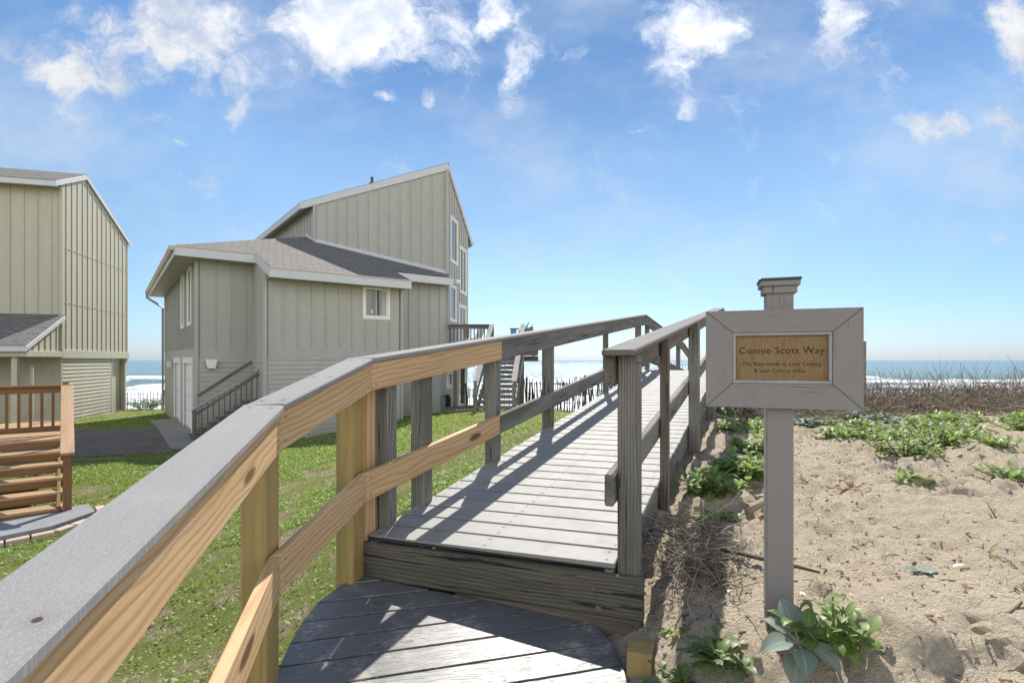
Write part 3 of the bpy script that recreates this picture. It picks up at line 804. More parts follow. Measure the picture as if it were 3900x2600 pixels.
mb.build('cross_brace', M['brown'], bw)

# treated block at the right of the lower deck
mb = MB(); mb.board((.505, 2.12, -1.45), (.505, 2.12, -1.125), .095, .12, up=(.3, .95, 0), ch=.004); mb.build('post', M['treated'], bw, label='short sawn-off treated post')

# ------------------------------------------------------------------ sign
sg = thing('boardwalk_sign', 'taupe framed boardwalk name sign with brown plaque on a square post', 'sign')
sd = V((.940, -.342, 0)); sn = V((-.342, -.940, 0))         # along the board, and its facing normal
SC = V((.945, 1.893, .003))
def SP(a, h, f=0.0): return SC + sd * a + V((0, 0, h)) + sn * f
hw, hh = .2475, .1725; il, ir, it, ib = .090, .090, .079, .086
outer = [(-hw, -hh), (hw, -hh), (hw, hh), (-hw, hh)]; inner = [(-hw + il, -hh + ib), (hw - ir, -hh + ib), (hw - ir, hh - it), (-hw + il, hh - it)]
g = .0007
for i in range(4):
    j = (i + 1) % 4
    o0, o1, i1, i0 = [V((*p, 0)) for p in (outer[i], outer[j], inner[j], inner[i])]
    dd = (o1 - o0).normalized()
    quad = [o0 + dd * g, o1 - dd * g, i1 - dd * g, i0 + dd * g]
    mb = MB(); pts = [SP(p.x, p.y, .018) for p in quad]
    mb.prism(pts, sn * -.036, d=(pts[1] - pts[0]), ch=.0018); mb.build('frame_board', M['taupe'], sg)
bd = .011
I = inner
for (A_, B_) in (((I[0][0], I[0][1] + bd / 2), (I[1][0], I[1][1] + bd / 2)), ((I[3][0], I[3][1] - bd / 2), (I[2][0], I[2][1] - bd / 2)),
                 ((I[0][0] + bd / 2, I[0][1] + bd), (I[3][0] + bd / 2, I[3][1] - bd)), ((I[1][0] - bd / 2, I[1][1] + bd), (I[2][0] - bd / 2, I[2][1] - bd))):
    mb = MB(); mb.board(SP(*A_, .006), SP(*B_, .006), .011, .016, up=sn, ch=.002) ; mb.build('bead', M['taupe_bead'], sg)
mb = MB(); mb.poly([SP(I[0][0], I[0][1], .0), SP(I[1][0], I[1][1], .0), SP(I[2][0], I[2][1], .0), SP(I[3][0], I[3][1], .0)], sn * -.008)
plaque = mb.build('plaque', M['plaque'], sg)
def lettering(txt, width, capc_, cx, OFF=-.006):
    cu = bpy.data.curves.new('t', 'FONT'); cu.body = txt; cu.align_x = 'CENTER'; cu.size = 1; cu.extrude = .01; cu.offset = OFF; cu.space_character = 1.06
    ob = bpy.data.objects.new('t', cu); C.objects.link(ob)
    dg = bpy.context.evaluated_depsgraph_get(); me = bpy.data.meshes.new_from_object(ob.evaluated_get(dg))
    bpy.data.objects.remove(ob); bpy.data.curves.remove(cu)
    xs = [v.co.x for v in me.vertices]; ys_ = [v.co.y for v in me.vertices]
    k = width / (max(xs) - min(xs))
    for v in me.vertices:
        x = (v.co.x - (max(xs) + min(xs)) / 2) * k + cx; y = v.co.y * k; z = v.co.z * k
        q = SP(x, capc_ + y, .0011 + z * .08); v.co = q
    me.name = 'lettering'; me.materials.clear(); me.materials.append(M['letter'])
    o = bpy.data.objects.new('lettering', me); C.objects.link(o); o.parent = plaque
    return o
lettering('Connie Scott Way', .270, .0185, .001)
lettering('The Boardwalk at Lost Colony', .250, -.0235, .001)
lettering('& Lost Colony Villas', .163, -.0475, -.004)
PC = SC + sn * -.066
zb = gz(PC.x, PC.y)
mb = MB(); mb.board((PC.x, PC.y, zb - .3), (PC.x, PC.y, zb + .045), .0865, .0865, up=sn, ch=.004); mb.build('post_foot', M['brown'], sg, label='bare brown post foot where the paint is worn off')
mb = MB(); mb.board((PC.x, PC.y, zb + .043), (PC.x, PC.y, .25), .089, .089, up=sn, ch=.004); mb.build('post', M['taupe'], sg)
for z0, z1, w, m in ((.236, .262, .110, 'taupe'), (.2615, .281, .128, 'taupe'), (.281, .290, .136, 'dark')):
    mb = MB(); mb.board((PC.x, PC.y, z0), (PC.x, PC.y, z1), w, w, up=sn, ch=.003); mb.build('post_cap', M[m], sg)

# ------------------------------------------------------------------ houses
class Frame:
    def __init__(s, o, az):
        s.o = V((o[0], o[1], 0)); s.a = V((math.sin(R(az)), math.cos(R(az)), 0)); s.b = V((-s.a.y, s.a.x, 0))
    def p(s, p, q, z=0.0): return s.o + s.a * p + s.b * q + V((0, 0, z))

def wall(parent, P, Q, base, top, m, battens=None, sp=.42, lap=None, name='wall', thick=.09, holes=(), bw_=.042, start=.2, bbase=None, inward=None):
    """wall in the vertical plane through P,Q (2d world vectors); base: number; top: function of s or number; outward = right-hand side of P->Q
       holes: (s0, s1, z0, z1); battens: vertical strips; lap: (z0, z1) clapboards"""
    P = V((P[0], P[1], 0)); Q = V((Q[0], Q[1], 0)); d = (Q - P); L = d.length; d.normalize(); n = V((d.y, -d.x, 0))
    tf = top if callable(top) else (lambda s_: top)
    mb = MB()
    cuts = sorted(set([0, L] + [h[0] for h in holes] + [h[1] for h in holes] + [x for x in (getattr(top, 'kinks', ()))]))
    for s0, s1 in zip(cuts, cuts[1:]):
        if s1 - s0 < 1e-4: continue
        mid = (s0 + s1) / 2
        hs = sorted([(h[2], h[3]) for h in holes if h[0] <= mid <= h[1]])
        z = base
        for h0, h1 in hs + [(None, None)]:
            ztop0, ztop1 = (tf(s0), tf(s1)) if h0 is None else (h0, h0)
            if max(ztop0, ztop1) - z > .01:
                mb.poly([P + d * s0 + V((0, 0, z)), P + d * s1 + V((0, 0, z)), P + d * s1 + V((0, 0, ztop1)), P + d * s0 + V((0, 0, ztop0))], -n * thick)
            if h0 is not None: z = h1
    if battens:
        s = start; bb = base if bbase is None else bbase
        while s < L - .03:
            segs = [(bb, tf(s) - .005)]
            for h in holes:
                if h[0] - .08 < s < h[1] + .08:
                    ns = []
                    for a_, b_ in segs:
                        if h[2] - .09 > a_: ns.append((a_, min(b_, h[2] - .09)))
                        if h[3] + .09 < b_: ns.append((max(a_, h[3] + .09), b_))
                    segs = ns
            for a_, b_ in segs:
                if b_ - a_ > .05: mb.board(P + d * s + n * .014 + V((0, 0, a_)), P + d * s + n * .014 + V((0, 0, b_)), bw_, .019, up=n, ch=.002)
            s += sp
    if lap:
        z = lap[0]
        while z < lap[1] - .02:
            z1 = min(z + .142, lap[1]); a0 = .06; b0 = L - .06
            rngs = [(a0, b0)]
            for h in holes:
                if h[2] < z1 and h[3] > z:
                    ns = []
                    for a_, b_ in rngs:
                        if h[0] - .08 > a_: ns.append((a_, min(b_, h[0] - .08)))
                        if h[1] + .08 < b_: ns.append((max(a_, h[1] + .08), b_))
                    rngs = ns
            for a_, b_ in rngs:
                if b_ - a_ < .05: continue
                A_, B_ = P + d * a_, P + d * b_
                mb.poly([A_ + n * .002 + V((0, 0, z)), A_ + n * .030 + V((0, 0, z)), A_ + n * .004 + V((0, 0, z1)), A_ + n * .002 + V((0, 0, z1))], B_ - A_)
            z = z1
    return mb.build(name, m, parent)

def corner_trim(parent, x, y, z0, z1, m, az=54.2, w=.09):
    r = R(90 - az); f = V((math.cos(r), math.sin(r), 0))
    mb = MB(); mb.board((x, y, z0), (x, y, z1), w, w, up=f, ch=.004); return mb.build('corner_trim', m, parent)

def window(parent, P, Q, s0, s1, z0, z1, m=None, split=0, fw=.075, depth=.03, name='window', sill=True):
    P = V((P[0], P[1], 0)); Q = V((Q[0], Q[1], 0)); d = (Q - P).normalized(); n = V((d.y, -d.x, 0))
    m = m or M['white']
    W = lambda s, z, f: P + d * s + V((0, 0, z)) + n * f
    mb = MB()
    mb.board(W(s0 - fw, z0 - fw / 2, depth / 2), W(s1 + fw, z0 - fw / 2, depth / 2), fw, depth + .006, up=n, ch=.003)
    mb.board(W(s0 - fw, z1 + fw / 2, depth / 2), W(s1 + fw, z1 + fw / 2, depth / 2), fw, depth + .006, up=n, ch=.003)
    for s in (s0 - fw / 2, s1 + fw / 2): mb.board(W(s, z0, depth / 2), W(s, z1, depth / 2), fw, depth, up=n, ch=.003)
    for k in range(split):
        s = s0 + (s1 - s0) * (k + 1) / (split + 1); mb.board(W(s, z0, .005), W(s, z1, .005), .045, .03, up=n, ch=.003)
    # inner sash
    for (A_, B_) in (((s0, z0 + .018), (s1, z0 + .018)), ((s0, z1 - .018), (s1, z1 - .018))): mb.board(W(*A_, -.012), W(*B_, -.012), .036, .03, up=n, ch=.002)
    for s in (s0 + .018, s1 - .018): mb.board(W(s, z0 + .036, -.012), W(s, z1 - .036, -.012), .036, .028, up=n, ch=.002)
    fr = mb.build(name, m, parent)
    mb = MB(); mb.poly([W(s0, z0, -.03), W(s1, z0, -.03), W(s1, z1, -.03), W(s0, z1, -.03)], -n * .01); mb.build('pane', M['glass'], fr)
    return fr

def roof(parent, polys, m=None, thick=.05, name='roof'):
    """polys: list of (points, eave direction): shingled slabs"""
    verts = []; faces = []; gr = []
    for pts, ed in polys:
        pts = [V(p) for p in pts]; nn = (pts[1] - pts[0]).cross(pts[2] - pts[0]).normalized()
        if nn.z < 0: nn = -nn; 
        ed = V(ed).normalized(); up = nn.cross(ed); base = len(verts); n = len(pts)
        for k in (0, 1):
            for p in pts:
                verts.append(p - nn * thick * k); gr.append((p.dot(ed), p.dot(up), 0))
        faces.append([base + i for i in range(n)]); faces.append([base + n + i for i in reversed(range(n))])
        for i in range(n):
            j = (i + 1) % n; faces.append([base + j, base + i, base + n + i, base + n + j])
    o = link_mesh(name, verts, faces, m or M['shingle'], parent, False, {'grain': gr})
    bm = bmesh.new(); bm.from_mesh(o.data); bmesh.ops.recalc_face_normals(bm, faces=bm.faces); bm.to_mesh(o.data); bm.free()
    return o

def boards(parent, name, m, lst, label=None):
    mb = MB()
    for (a_, b_, sw, sh, up) in lst: mb.board(a_, b_, sw, sh, up=up, ch=.004)
    return mb.build(name, m, parent, label=label)

UP = (0, 0, 1)
# ---------------- the nearer beach house
hs = thing('beach_house', 'khaki grey beach house with low hipped roof and tall slanted gable behind the yellow railing', 'house')
F = Frame((-9.5, 16.2), 53.2)
S, T, W_ = M['siding'], M['trim'], M['white']
zr = lambda q: 2.64 + .366 * (q + 2.35)            # front roof plane (its top surface)
FH = .265
def fp(p, q): w = F.p(p, q); return (w.x, w.y)
Cx = F.p(8.365, -.5)                                 # right-hand corner of the tall block
f1 = V((math.cos(R(8.2)), -math.sin(R(8.2)), 0)); f2 = V((math.sin(R(8.2)), math.cos(R(8.2)), 0))
# lower storey + upper walls of the low block
zbase = -2.75
wall(hs, fp(0, 11.7), fp(0, 0), zbase, 3.03, S, battens=True, sp=.30, bbase=.36, lap=None, holes=[(11.7 - 4.2, 11.7 - 3.45, 1.2, 2.95), (11.7 - 2.2, 11.7 - 1.3, 1.2, 2.95), (11.7 - 3.3, 11.7 - 1.0, -2.27, -.12), (11.7 - 6.6, 11.7 - 4.6, -2.27, -.12)], name='wall')
wall(hs, fp(0, 0), fp(1.6, 0), zbase, 3.03, S, battens=True, sp=.42, start=.5, bbase=.36, lap=(-2.5, .04))
wall(hs, fp(1.54, 0), fp(1.54, -1.75), zbase, lambda s_: zr(-s_) - .06, S, lap=(-2.5, .04))
wwin = (4.53 - 1.54 + .05, 5.36 - 1.54 - .02)
wall(hs, fp(1.54, -1.75), fp(5.86, -1.75), zbase, 2.39, S, battens=True, sp=.422, start=.5, bbase=.36, lap=(-2.7, .04), holes=[(wwin[0], wwin[1], 1.42, 2.33)])
wall(hs, fp(5.86, -1.75), fp(5.86, -.5), zbase, 2.6, S)
wall(hs, fp(5.86, -.5), fp(8.365, -.5), .0, 2.83, S, battens=True, sp=.43, start=.45, bbase=.36)
wall(hs, fp(5.86, -.52), fp(8.05, -.52), zbase, .03, S, lap=(-2.6, -.02))
# corner trims
for (p, q, z1) in ((0, 0, 3.03), (1.54, -1.75, 2.38), (5.86, -1.75, 2.38)):
    w = F.p(p, q); corner_trim(hs, w.x, w.y, zbase, z1, S, 53.2, .10)
# roof of the low block: front plane (stepped eave) and left plane, meeting along the hip p = q
ov = .6
def rz(p, q): return F.p(p, q, zr(q))
front = [rz(-ov, -ov), rz(1.55, -ov), rz(1.55, -2.35), rz(5.91, -2.35), rz(5.91, -1.11), rz(8.25, -1.11)]
kx = Cx + f2 * 0
gl = Cx - f1 * 5.47                                  # left end of the gable wall
def qof(w): return (w - F.o).dot(F.b)
def pof(w): return (w - F.o).dot(F.a)
rw = Cx + f2 * .35 + f1 * .02
roof(hs, [([rz(-ov, -ov), rz(1.55, -ov), rz(4.6, 4.6)], F.a),
          ([rz(1.55, -ov), rz(1.55, -2.35), rz(5.91, -2.35), rz(5.91, -1.11), rz(pof(gl), qof(gl)), rz(4.6, 4.6)], F.a),
          ([rz(5.91, -1.11), rz(8.25, -1.11), rz(pof(Cx), qof(Cx) + .05), rz(pof(gl), qof(gl))], F.a)])
roof(hs, [([F.p(-ov, 12.3, zr(-ov)), F.p(-ov, -ov, zr(-ov)), F.p(4.6, 4.6, zr(4.6)), F.p(4.6, 12.3, zr(4.6))], F.b)])
ft = .04
def fascia(A_, B_, h=FH, th=ft, parent=hs, m=T, drop=.03, name='fascia'):
    A_, B_ = V(A_), V(B_); mb = MB(); mb.board(A_ - V((0, 0, drop + h / 2)), B_ - V((0, 0, drop + h / 2)), th, h, ch=.004); return mb.build(name, m, parent)
fascia(F.p(-ov - .02, -ov, zr(-ov)), F.p(1.57, -ov, zr(-ov)))
fascia(F.p(1.55, -ov - .02, zr(-ov)), F.p(1.55, -2.35, zr(-2.35)))
fascia(F.p(1.53, -2.35, zr(-2.35)), F.p(5.93, -2.35, zr(-2.35)))
fascia(F.p(5.91, -2.33, zr(-2.35)), F.p(5.91, -1.13, zr(-1.11) - .02), h=.2)
fascia(F.p(5.9, -1.11, zr(-1.11)), F.p(8.27, -1.11, zr(-1.11)))
fascia(F.p(-ov, -ov - .02, zr(-ov)), F.p(-ov, 12.3, zr(-ov)))
# drip edges, gutter, soffits
boards(hs, 'drip_edge', M['gutter'], [(F.p(-ov, -ov - .03, zr(-ov) - .025), F.p(1.52, -ov - .03, zr(-ov) - .025), .03, .04, UP), (F.p(1.55, -2.38, zr(-2.35) - .025), F.p(5.93, -2.38, zr(-2.35) - .025), .03, .04, UP)])
mb = MB()
prof = [(-.09, .09), (-.09, -.01), (-.05, -.05), (.0, -.05), (.0, .0)]
mb.poly([F.p(-ov - .03 + x, -ov - .04, zr(-ov) - .08 + z) for x, z in ((0, .05), (-.11, .05), (-.11, -.0), (-.07, -.07), (0, -.07))], F.b * 12.95)
mb.build('gutter', M['gutter'], hs)
zs = zr(-ov) - FH - .01
mb = MB()
mb.poly([F.p(-ov + .02, -ov + .02, zs), F.p(.02, -ov + .02, zs), F.p(.02, 12.2, zs), F.p(-ov + .02, 12.2, zs)], V((0, 0, .02)))
mb.poly([F.p(.02, -ov + .02, zs), F.p(1.55, -ov + .02, zs), F.p(1.55, .02, zs), F.p(.02, .02, zs)], V((0, 0, .02)))
z2 = zr(-2.35) - FH - .01
mb.poly([F.p(1.57, -2.33, z2), F.p(5.9, -2.33, z2), F.p(5.9, -1.72, z2), F.p(1.57, -1.72, z2)], V((0, 0, .02)))
z3 = zr(-1.11) - FH - .01
mb.poly([F.p(5.93, -1.09, z3), F.p(8.25, -1.09, z3), F.p(8.25, -.48, z3), F.p(5.93, -.48, z3)], V((0, 0, .02)))
mb.build('soffit', M['siding'], hs)
# downspout at the far end of the gutter
mb = MB(); w0 = F.p(-ov - .08, 12.2, zs + .2)
mb.tube([w0, w0 + V((0, 0, -.25)), F.p(-.3, 11.9, zs - .35), F.p(-.07, 11.72, zs - .55), F.p(-.07, 11.72, -2.4)], .05, 8); mb.build('downspout', M['metalgrey'], hs, smooth=False)
# windows of the low block
PL, QL = fp(0, 11.7), fp(0, 0)
window(hs, PL, QL, 11.7 - 4.2, 11.7 - 3.45, 1.2, 2.95, fw=.09); window(hs, PL, QL, 11.7 - 2.2, 11.7 - 1.3, 1.2, 2.95, fw=.09)
WP = V((*fp(1.54, -1.75), 0)); WD = (V((*fp(5.86, -1.75), 0)) - WP).normalized(); WN = V((WD.y, -WD.x, 0))
fw_ = window(hs, fp(1.54, -1.75), fp(5.86, -1.75), wwin[0], wwin[1], 1.42, 2.33, fw=.095)
for fx, wd_, mm in ((.36, .012, 'dark'), (.52, .05, 'siding'), (.60, .07, 'dark'), (.86, .16, 'siding')):
    s_ = wwin[0] + (wwin[1] - wwin[0]) * fx; c_ = WP + WD * s_ - WN * .026
    boards(fw_, 'sash', M[mm], [(c_ + V((0, 0, 1.46)), c_ + V((0, 0, 2.30)), wd_, .008, WN)])
boards(fw_, 'latch', M['white'], [(WP + WD * (wwin[0] + .24) - WN * .02 + V((0, 0, 1.52)), WP + WD * (wwin[0] + .24) - WN * .02 + V((0, 0, 1.64)), .05, .02, WN)])
# garage doors
for s0, s1 in ((11.7 - 3.3, 11.7 - 1.0), (11.7 - 6.6, 11.7 - 4.6)):
    P = V((*PL, 0)); d = (V((*QL, 0)) - P).normalized(); n = V((d.y, -d.x, 0))
    mb = MB()
    for k in range(4):
        za = -2.27 + k * .537
        mb.poly([P + d * s0 - n * .05 + V((0, 0, za + .008)), P + d * s1 - n * .05 + V((0, 0, za + .008)), P + d * s1 - n * .05 + V((0, 0, za + .53)), P + d * s0 - n * .05 + V((0, 0, za + .53))], -n * .03)
    dr = mb.build('garage_door', M['white'], hs)
    boards(dr, 'door_trim', M['white'], [(P + d * (s0 - .12) + V((0, 0, -.02)) + n * .02, P + d * (s1 + .12) + V((0, 0, -.02)) + n * .02, .05, .2, UP),
        (P + d * (s0 - .06) + V((0, 0, -2.3)) + n * .015, P + d * (s0 - .06) + V((0, 0, -.125)) + n * .015, .12, .035, n), (P + d * (s1 + .06) + V((0, 0, -2.3)) + n * .015, P + d * (s1 + .06) + V((0, 0, -.125)) + n * .015, .12, .035, n)])
def wall_light(parent, c, n, k=1.0):
    c = V(c); n = V(n); s = V((-n.y, n.x, 0)); mb = MB()
    mb.board(c + n * .02, c + n * .04, .16 * k, .22 * k, ch=.006)
    for z0, z1, w in ((.05, .12, .27), (-.03, .05, .24), (-.09, -.03, .20)):
        mb.board(c + n * .11 + V((0, 0, z0 * k * 1.2)), c + n * .11 + V((0, 0, z1 * k * 1.2)), w * k, .16, up=n, ch=.012)
    return mb.build('wall_light', M['white'], parent)
wall_light(hs, F.p(.383, -.01, -.15), -F.b, 1.1)  # place along the wall computed from an image pixel column
wall_light(hs, F.p(-.01, 7.6, -.2), -F.a, .9)
# entry stair along the wall
p0, p1 = -.19, 1.50; z0, z1 = -1.40, -.33
def stz(p): return z0 + (z1 - z0) * (p - p0) / (p1 - p0)
sr = None
mb = MB(); mb.tube([F.p(p0 - .06, -1.15, stz(p0 - .06) + .0), F.p(p1 + .03, -1.15, stz(p1 + .03))], .03, 8)
sr = mb.build('stair_rail', M['metalgrey'], hs, smooth=True)
for k in range(12):
    p = p0 + .05 + (p1 - p0 - .1) * k / 11
    mb = MB(); mb.board(F.p(p, -1.15, stz(p) - .86), F.p(p, -1.15, stz(p) - .03), .032, .032, up=F.b, ch=.003); mb.build('baluster', M['brown'], sr)
boards(sr, 'newel', M['brown'], [(F.p(p0 + .0, -1.15, gz(*fp(p0, -1.15)) - .2), F.p(p0, -1.15, stz(p0) - .03), .08, .08, F.b)])
boards(hs, 'stair_stringer', M['brown'], [(F.p(p0 + .06, -1.15, stz(p0) - .13), F.p(p1, -1.15, stz(p1) - .10), .03, .08, UP), (F.p(p0 + .06, -1.13, stz(p0) - .93), F.p(p1, -1.13, stz(p1) - .9), .05, .22, UP)])
boards(hs, 'wall_handrail', M['brown'], [(F.p(.02, -.06, -1.08), F.p(1.5, -.06, -.06), .04, .06, UP)])
mb = MB()
for k in range(7):
    p = p0 + .1 + k * .24; mb.board(F.p(p, -1.1, stz(p) - .88), F.p(p, -.1, stz(p) - .88), .27, .04, ch=.004)
mb.build('stair_tread', M['brown'], hs)

# ---------------- the tall slanted block
G = Cx - f1 * 6.07; zC, zG = 7.62, 6.36
e1v, e2v = F.a, F.b
Rr_ = Cx + f2 * 4.25; zR = 5.50
zof_l = lambda w: zC - (zC - zG) / ((Cx - G).dot(e1v)) * ((Cx - w).dot(e1v))       # left roof plane
zof_r = lambda w: zC - (zC - zR) / ((Rr_ - Cx).dot(e1v)) * ((w - Cx).dot(e1v))     # right roof plane
gL = Cx - f1 * 5.47; RW = Cx + f2 * 3.6
back = 9.0
wall(hs, (gL.x, gL.y), (Cx.x, Cx.y), 2.0, lambda s_: zof_l(gL + f1 * s_) - .16, S, battens=True, sp=.436, start=.50, thick=.09, bbase=2.2)
lw = gL + e2v * back
wall(hs, (lw.x, lw.y), (gL.x, gL.y), 3.0, zof_l(gL) - .16, S, battens=True, sp=.41, start=.2)
hw1 = [(.55, 1.55, 4.0, 5.62), (2.05, 3.15, 2.95, 4.75), (.40, 1.30, 1.62, 2.9), (1.95, 3.05, -.2, 2.25)]
wall(hs, (Cx.x, Cx.y), (RW.x, RW.y), .03, lambda s_: zof_r(Cx + f2 * s_) - .14, S, battens=True, sp=.41, start=.3, holes=hw1)
bk = RW + e2v * back
wall(hs, (RW.x, RW.y), (bk.x, bk.y), .03, 5.3, S); wall(hs, (bk.x, bk.y), (lw.x, lw.y), 0, 5.3, S)
roof(hs, [([G + V((0, 0, zG)), Cx + f1 * .07 + V((0, 0, zC)), Cx + e2v * (back + .5) + V((0, 0, zC)), G + e2v * (back + .5) + V((0, 0, zG))], e2v),
          ([Cx + V((0, 0, zC)), Rr_ + V((0, 0, zR)), Rr_ + e2v * (back + .5) + V((0, 0, zR)), Cx + e2v * (back + .5) + V((0, 0, zC))], e2v)], name='roof')
def gfascia(A_, B_, h): fascia(A_, B_, h=h, drop=.04)
o_ = -f2 * .03
gfascia(G + o_ + V((0, 0, zG)), Cx + o_ + f1 * .06 + V((0, 0, zC)), .27)
gfascia(Cx + f1 * .05 + V((0, 0, zC)), Rr_ + f1 * .05 + V((0, 0, zR)), .22)
gfascia(G + V((0, 0, zG)), G + e2v * 9 + V((0, 0, zG)), .24)
gfascia(Rr_ + V((0, 0, zR)), Rr_ + e2v * 9 + V((0, 0, zR)), .22)
mb = MB(); ins_ = gL + e2v * .0
mb.poly([G + f1 * .02 + V((0, 0, zG - .30)), gL + f1 * .02 + V((0, 0, zof_l(gL) - .24)), gL + f1 * .02 + e2v * 9 + V((0, 0, zof_l(gL) - .24)), G + f1 * .02 + e2v * 9 + V((0, 0, zG - .30))], V((0, 0, .02)))
mb.build('soffit', S, hs)
# flashing along the roof / wall joint
mb = MB()
A_ = gL - f2 * .02; B_ = Cx - f2 * .02
mb.board(V((A_.x, A_.y, zr(qof(A_)) + .06)), V((B_.x, B_.y, zr(qof(B_)) + .06)), .025, .13)
C2 = gL + e2v * 1.2 - e1v * .02
mb.board(V((A_.x, A_.y, zr(qof(A_)) + .06)), V((C2.x, C2.y, zr(qof(C2)) + .06)), .025, .13)
mb.build('flashing', T, hs)
corner_trim(hs, Cx.x, Cx.y, .05, 7.35, S, 98.2, .11); corner_trim(hs, gL.x, gL.y, 4.2, 6.2, S, 98.2, .10)
mb = MB(); vp = Cx - f1 * 2.85 + e2v * .5
mb.tube([vp + V((0, 0, 6.6)), vp + V((0, 0, zof_l(vp) + .30))], .055, 10); mb.tube([vp + V((0, 0, zof_l(vp) + .02)), vp + V((0, 0, zof_l(vp) + .05))], .12, 10)
vent = mb.build('vent_pipe', M['dark'], hs)
mb = MB(); vp = gL + e2v * 1.9 - e1v * .35
mb.tube([vp + V((0, 0, 4.6)), vp + V((0, 0, 3.3 + .366 * (pof(vp) + .6) + .28))], .045, 10); mb.build('vent_pipe', M['metalgrey'], hs)
PW, QW = (Cx.x, Cx.y), (RW.x, RW.y)
window(hs, PW, QW, *hw1[0], fw=.11); window(hs, PW, QW, *hw1[1], split=1, fw=.11); window(hs, PW, QW, *hw1[2], fw=.1)
window(hs, PW, QW, *hw1[3], split=1, fw=.12, name='patio_door')
# gutter stub, floodlight on the right wall
mb = MB(); mb.board(Rr_ + V((0, 0, zR - .12)), Rr_ + e2v * .02 + f1 * .12 + V((0, 0, zR - .12)), .12, .11); mb.build('gutter', M['gutter'], hs)
mb = MB()
c = Cx + f2 * .75 + f1 * .04 + V((0, 0, 3.12)); mb.board(c, c + f1 * .06, .12, .12)
for dx in (-.09, .12): mb.tube([c + f1 * .08 + f2 * dx + V((0, 0, .02)), c + f1 * .22 + f2 * (dx * 1.4) + V((0, 0, -.03))], [.04, .085], 10)
mb.build('flood_light', M['white'], hs)
# lower storey of the right side
LC = F.p(8.05, -.52); LE = LC + f2 * 4.6
hl = [(.95, 1.75, -1.05, -.55), (3.0, 4.0, -2.0, .0)]
wall(hs, (LC.x, LC.y), (LE.x, LE.y), zbase, .03, S, holes=hl)
window(hs, (LC.x, LC.y), (LE.x, LE.y), *hl[0], fw=.11)
window(hs, (LC.x, LC.y), (LE.x, LE.y), *hl[1], fw=.12, name='ground_door')
# water line box
mb = MB(); c = F.p(7.6, -.56, -1.25); mb.board(c + V((0, 0, -.12)), c + V((0, 0, .12)), .06, .03, up=F.b); mb.build('meter_box', T, hs)

# concrete pad in front of the garage
PAD = [fp(-.02, .0), fp(-.02, 6.8), fp(-.85, 6.6), fp(-.78, 3.7), fp(-.85, -2.5), fp(.9, -2.5), fp(.9, -.02)]
o = sheet('garage_pad', PAD, M['concrete'], .06, thick=.05); struct(o, 'grey concrete pad before the garage doors', 'pavement')

# hose on its reel
hz = thing('garden_hose', 'black garden hose coiled on the ground floor wall of the nearer house', 'hose')
hc = LC + f2 * .55 + f1 * .10 + V((0, 0, -1.62)); rr = random.Random(3)
mb = MB()
for k in range(7):
    pts = []; rx, rz_ = .16 + rr.uniform(-.02, .05), .27 + rr.uniform(-.04, .07)
    for i in range(17):
        an = 2 * math.pi * i / 16; pts.append(hc + f1 * (k * .018) + f2 * (math.cos(an) * rx) + V((0, 0, math.sin(an) * rz_ - .05)))
    mb.tube(pts, .013, 6, cap=False)
mb.tube([hc + f1 * .05 + V((0, 0, -.3)), hc + f1 * .08 + f2 * -.06 + V((0, 0, -.5)), hc + f1 * .15 + f2 * -.05 + V((0, 0, gz(hc.x, hc.y) - hc.z + .02))], .015, 6)
hose = mb.build('hose_coil', M['black'], hz, smooth=True)
mb = MB(); mb.board(hc - f1 * .1 + V((0, 0, .18)), hc + f1 * .14 + V((0, 0, .18)), .16, .06); mb.tube([hc + f2 * -.2 + V((0, 0, .25)), hc + f2 * -.2 + f1 * .09 + V((0, 0, .25)), hc + f2 * -.22 + f1 * .12 + V((0, 0, .2))], .02, 8)
mb.build('hose_hanger', M['dark'], hz)

# ---------------- the left-hand house
h2 = thing('beach_house', 'tall pale khaki house at the left edge with porch roof and sunlit ribbed side wall', 'house')
F2 = Frame((0, 0), 74.1); SITE2 = V((-18.30, 21.84, 0)); CAM_SCALE2 = 1.12                     # a = along its front (to the right), b = away from the camera
S2 = M['siding_left']
f2p = lambda p, q: (F2.p(p, q).x, F2.p(p, q).y)
kA, zA, z0_ = 1.763, 7.30, 6.36
ztop = lambda k: zA - .42 * abs(k - kA)
wall(h2, f2p(-9, 0), f2p(0, 0), .36, 6.28, S2, battens=True, sp=.41, start=.1 + 9 - 20 * .41 - .4)
def sidetop(s_): return ztop(s_) - .14
sidetop.kinks = (kA,)
wall(h2, f2p(0, 0), f2p(0, 5.85), .36, sidetop, S2, battens=True, sp=.41, start=.35, bw_=.05)
wall(h2, f2p(0, 5.85), f2p(-9, 5.85), -.1, 5.4, S2)
boards(h2, 'trim_band', S2, [(F2.p(.03, -.02, .21), F2.p(.03, 5.87, .21), .06, .30, UP), (F2.p(-9, -.03, .21), F2.p(0, -.03, .21), .06, .30, UP),
                             (F2.p(.012, .2, 4.1), F2.p(.012, 5.8, 4.1), .012, .02, UP), (F2.p(.012, .2, 2.1), F2.p(.012, 5.8, 2.1), .012, .02, UP)])
mb = MB(); mb.board(F2.p(.0, .0, .36), F2.p(.0, 0, 6.2), .11, .11, up=F2.a); mb.build('corner_trim', S2, h2)
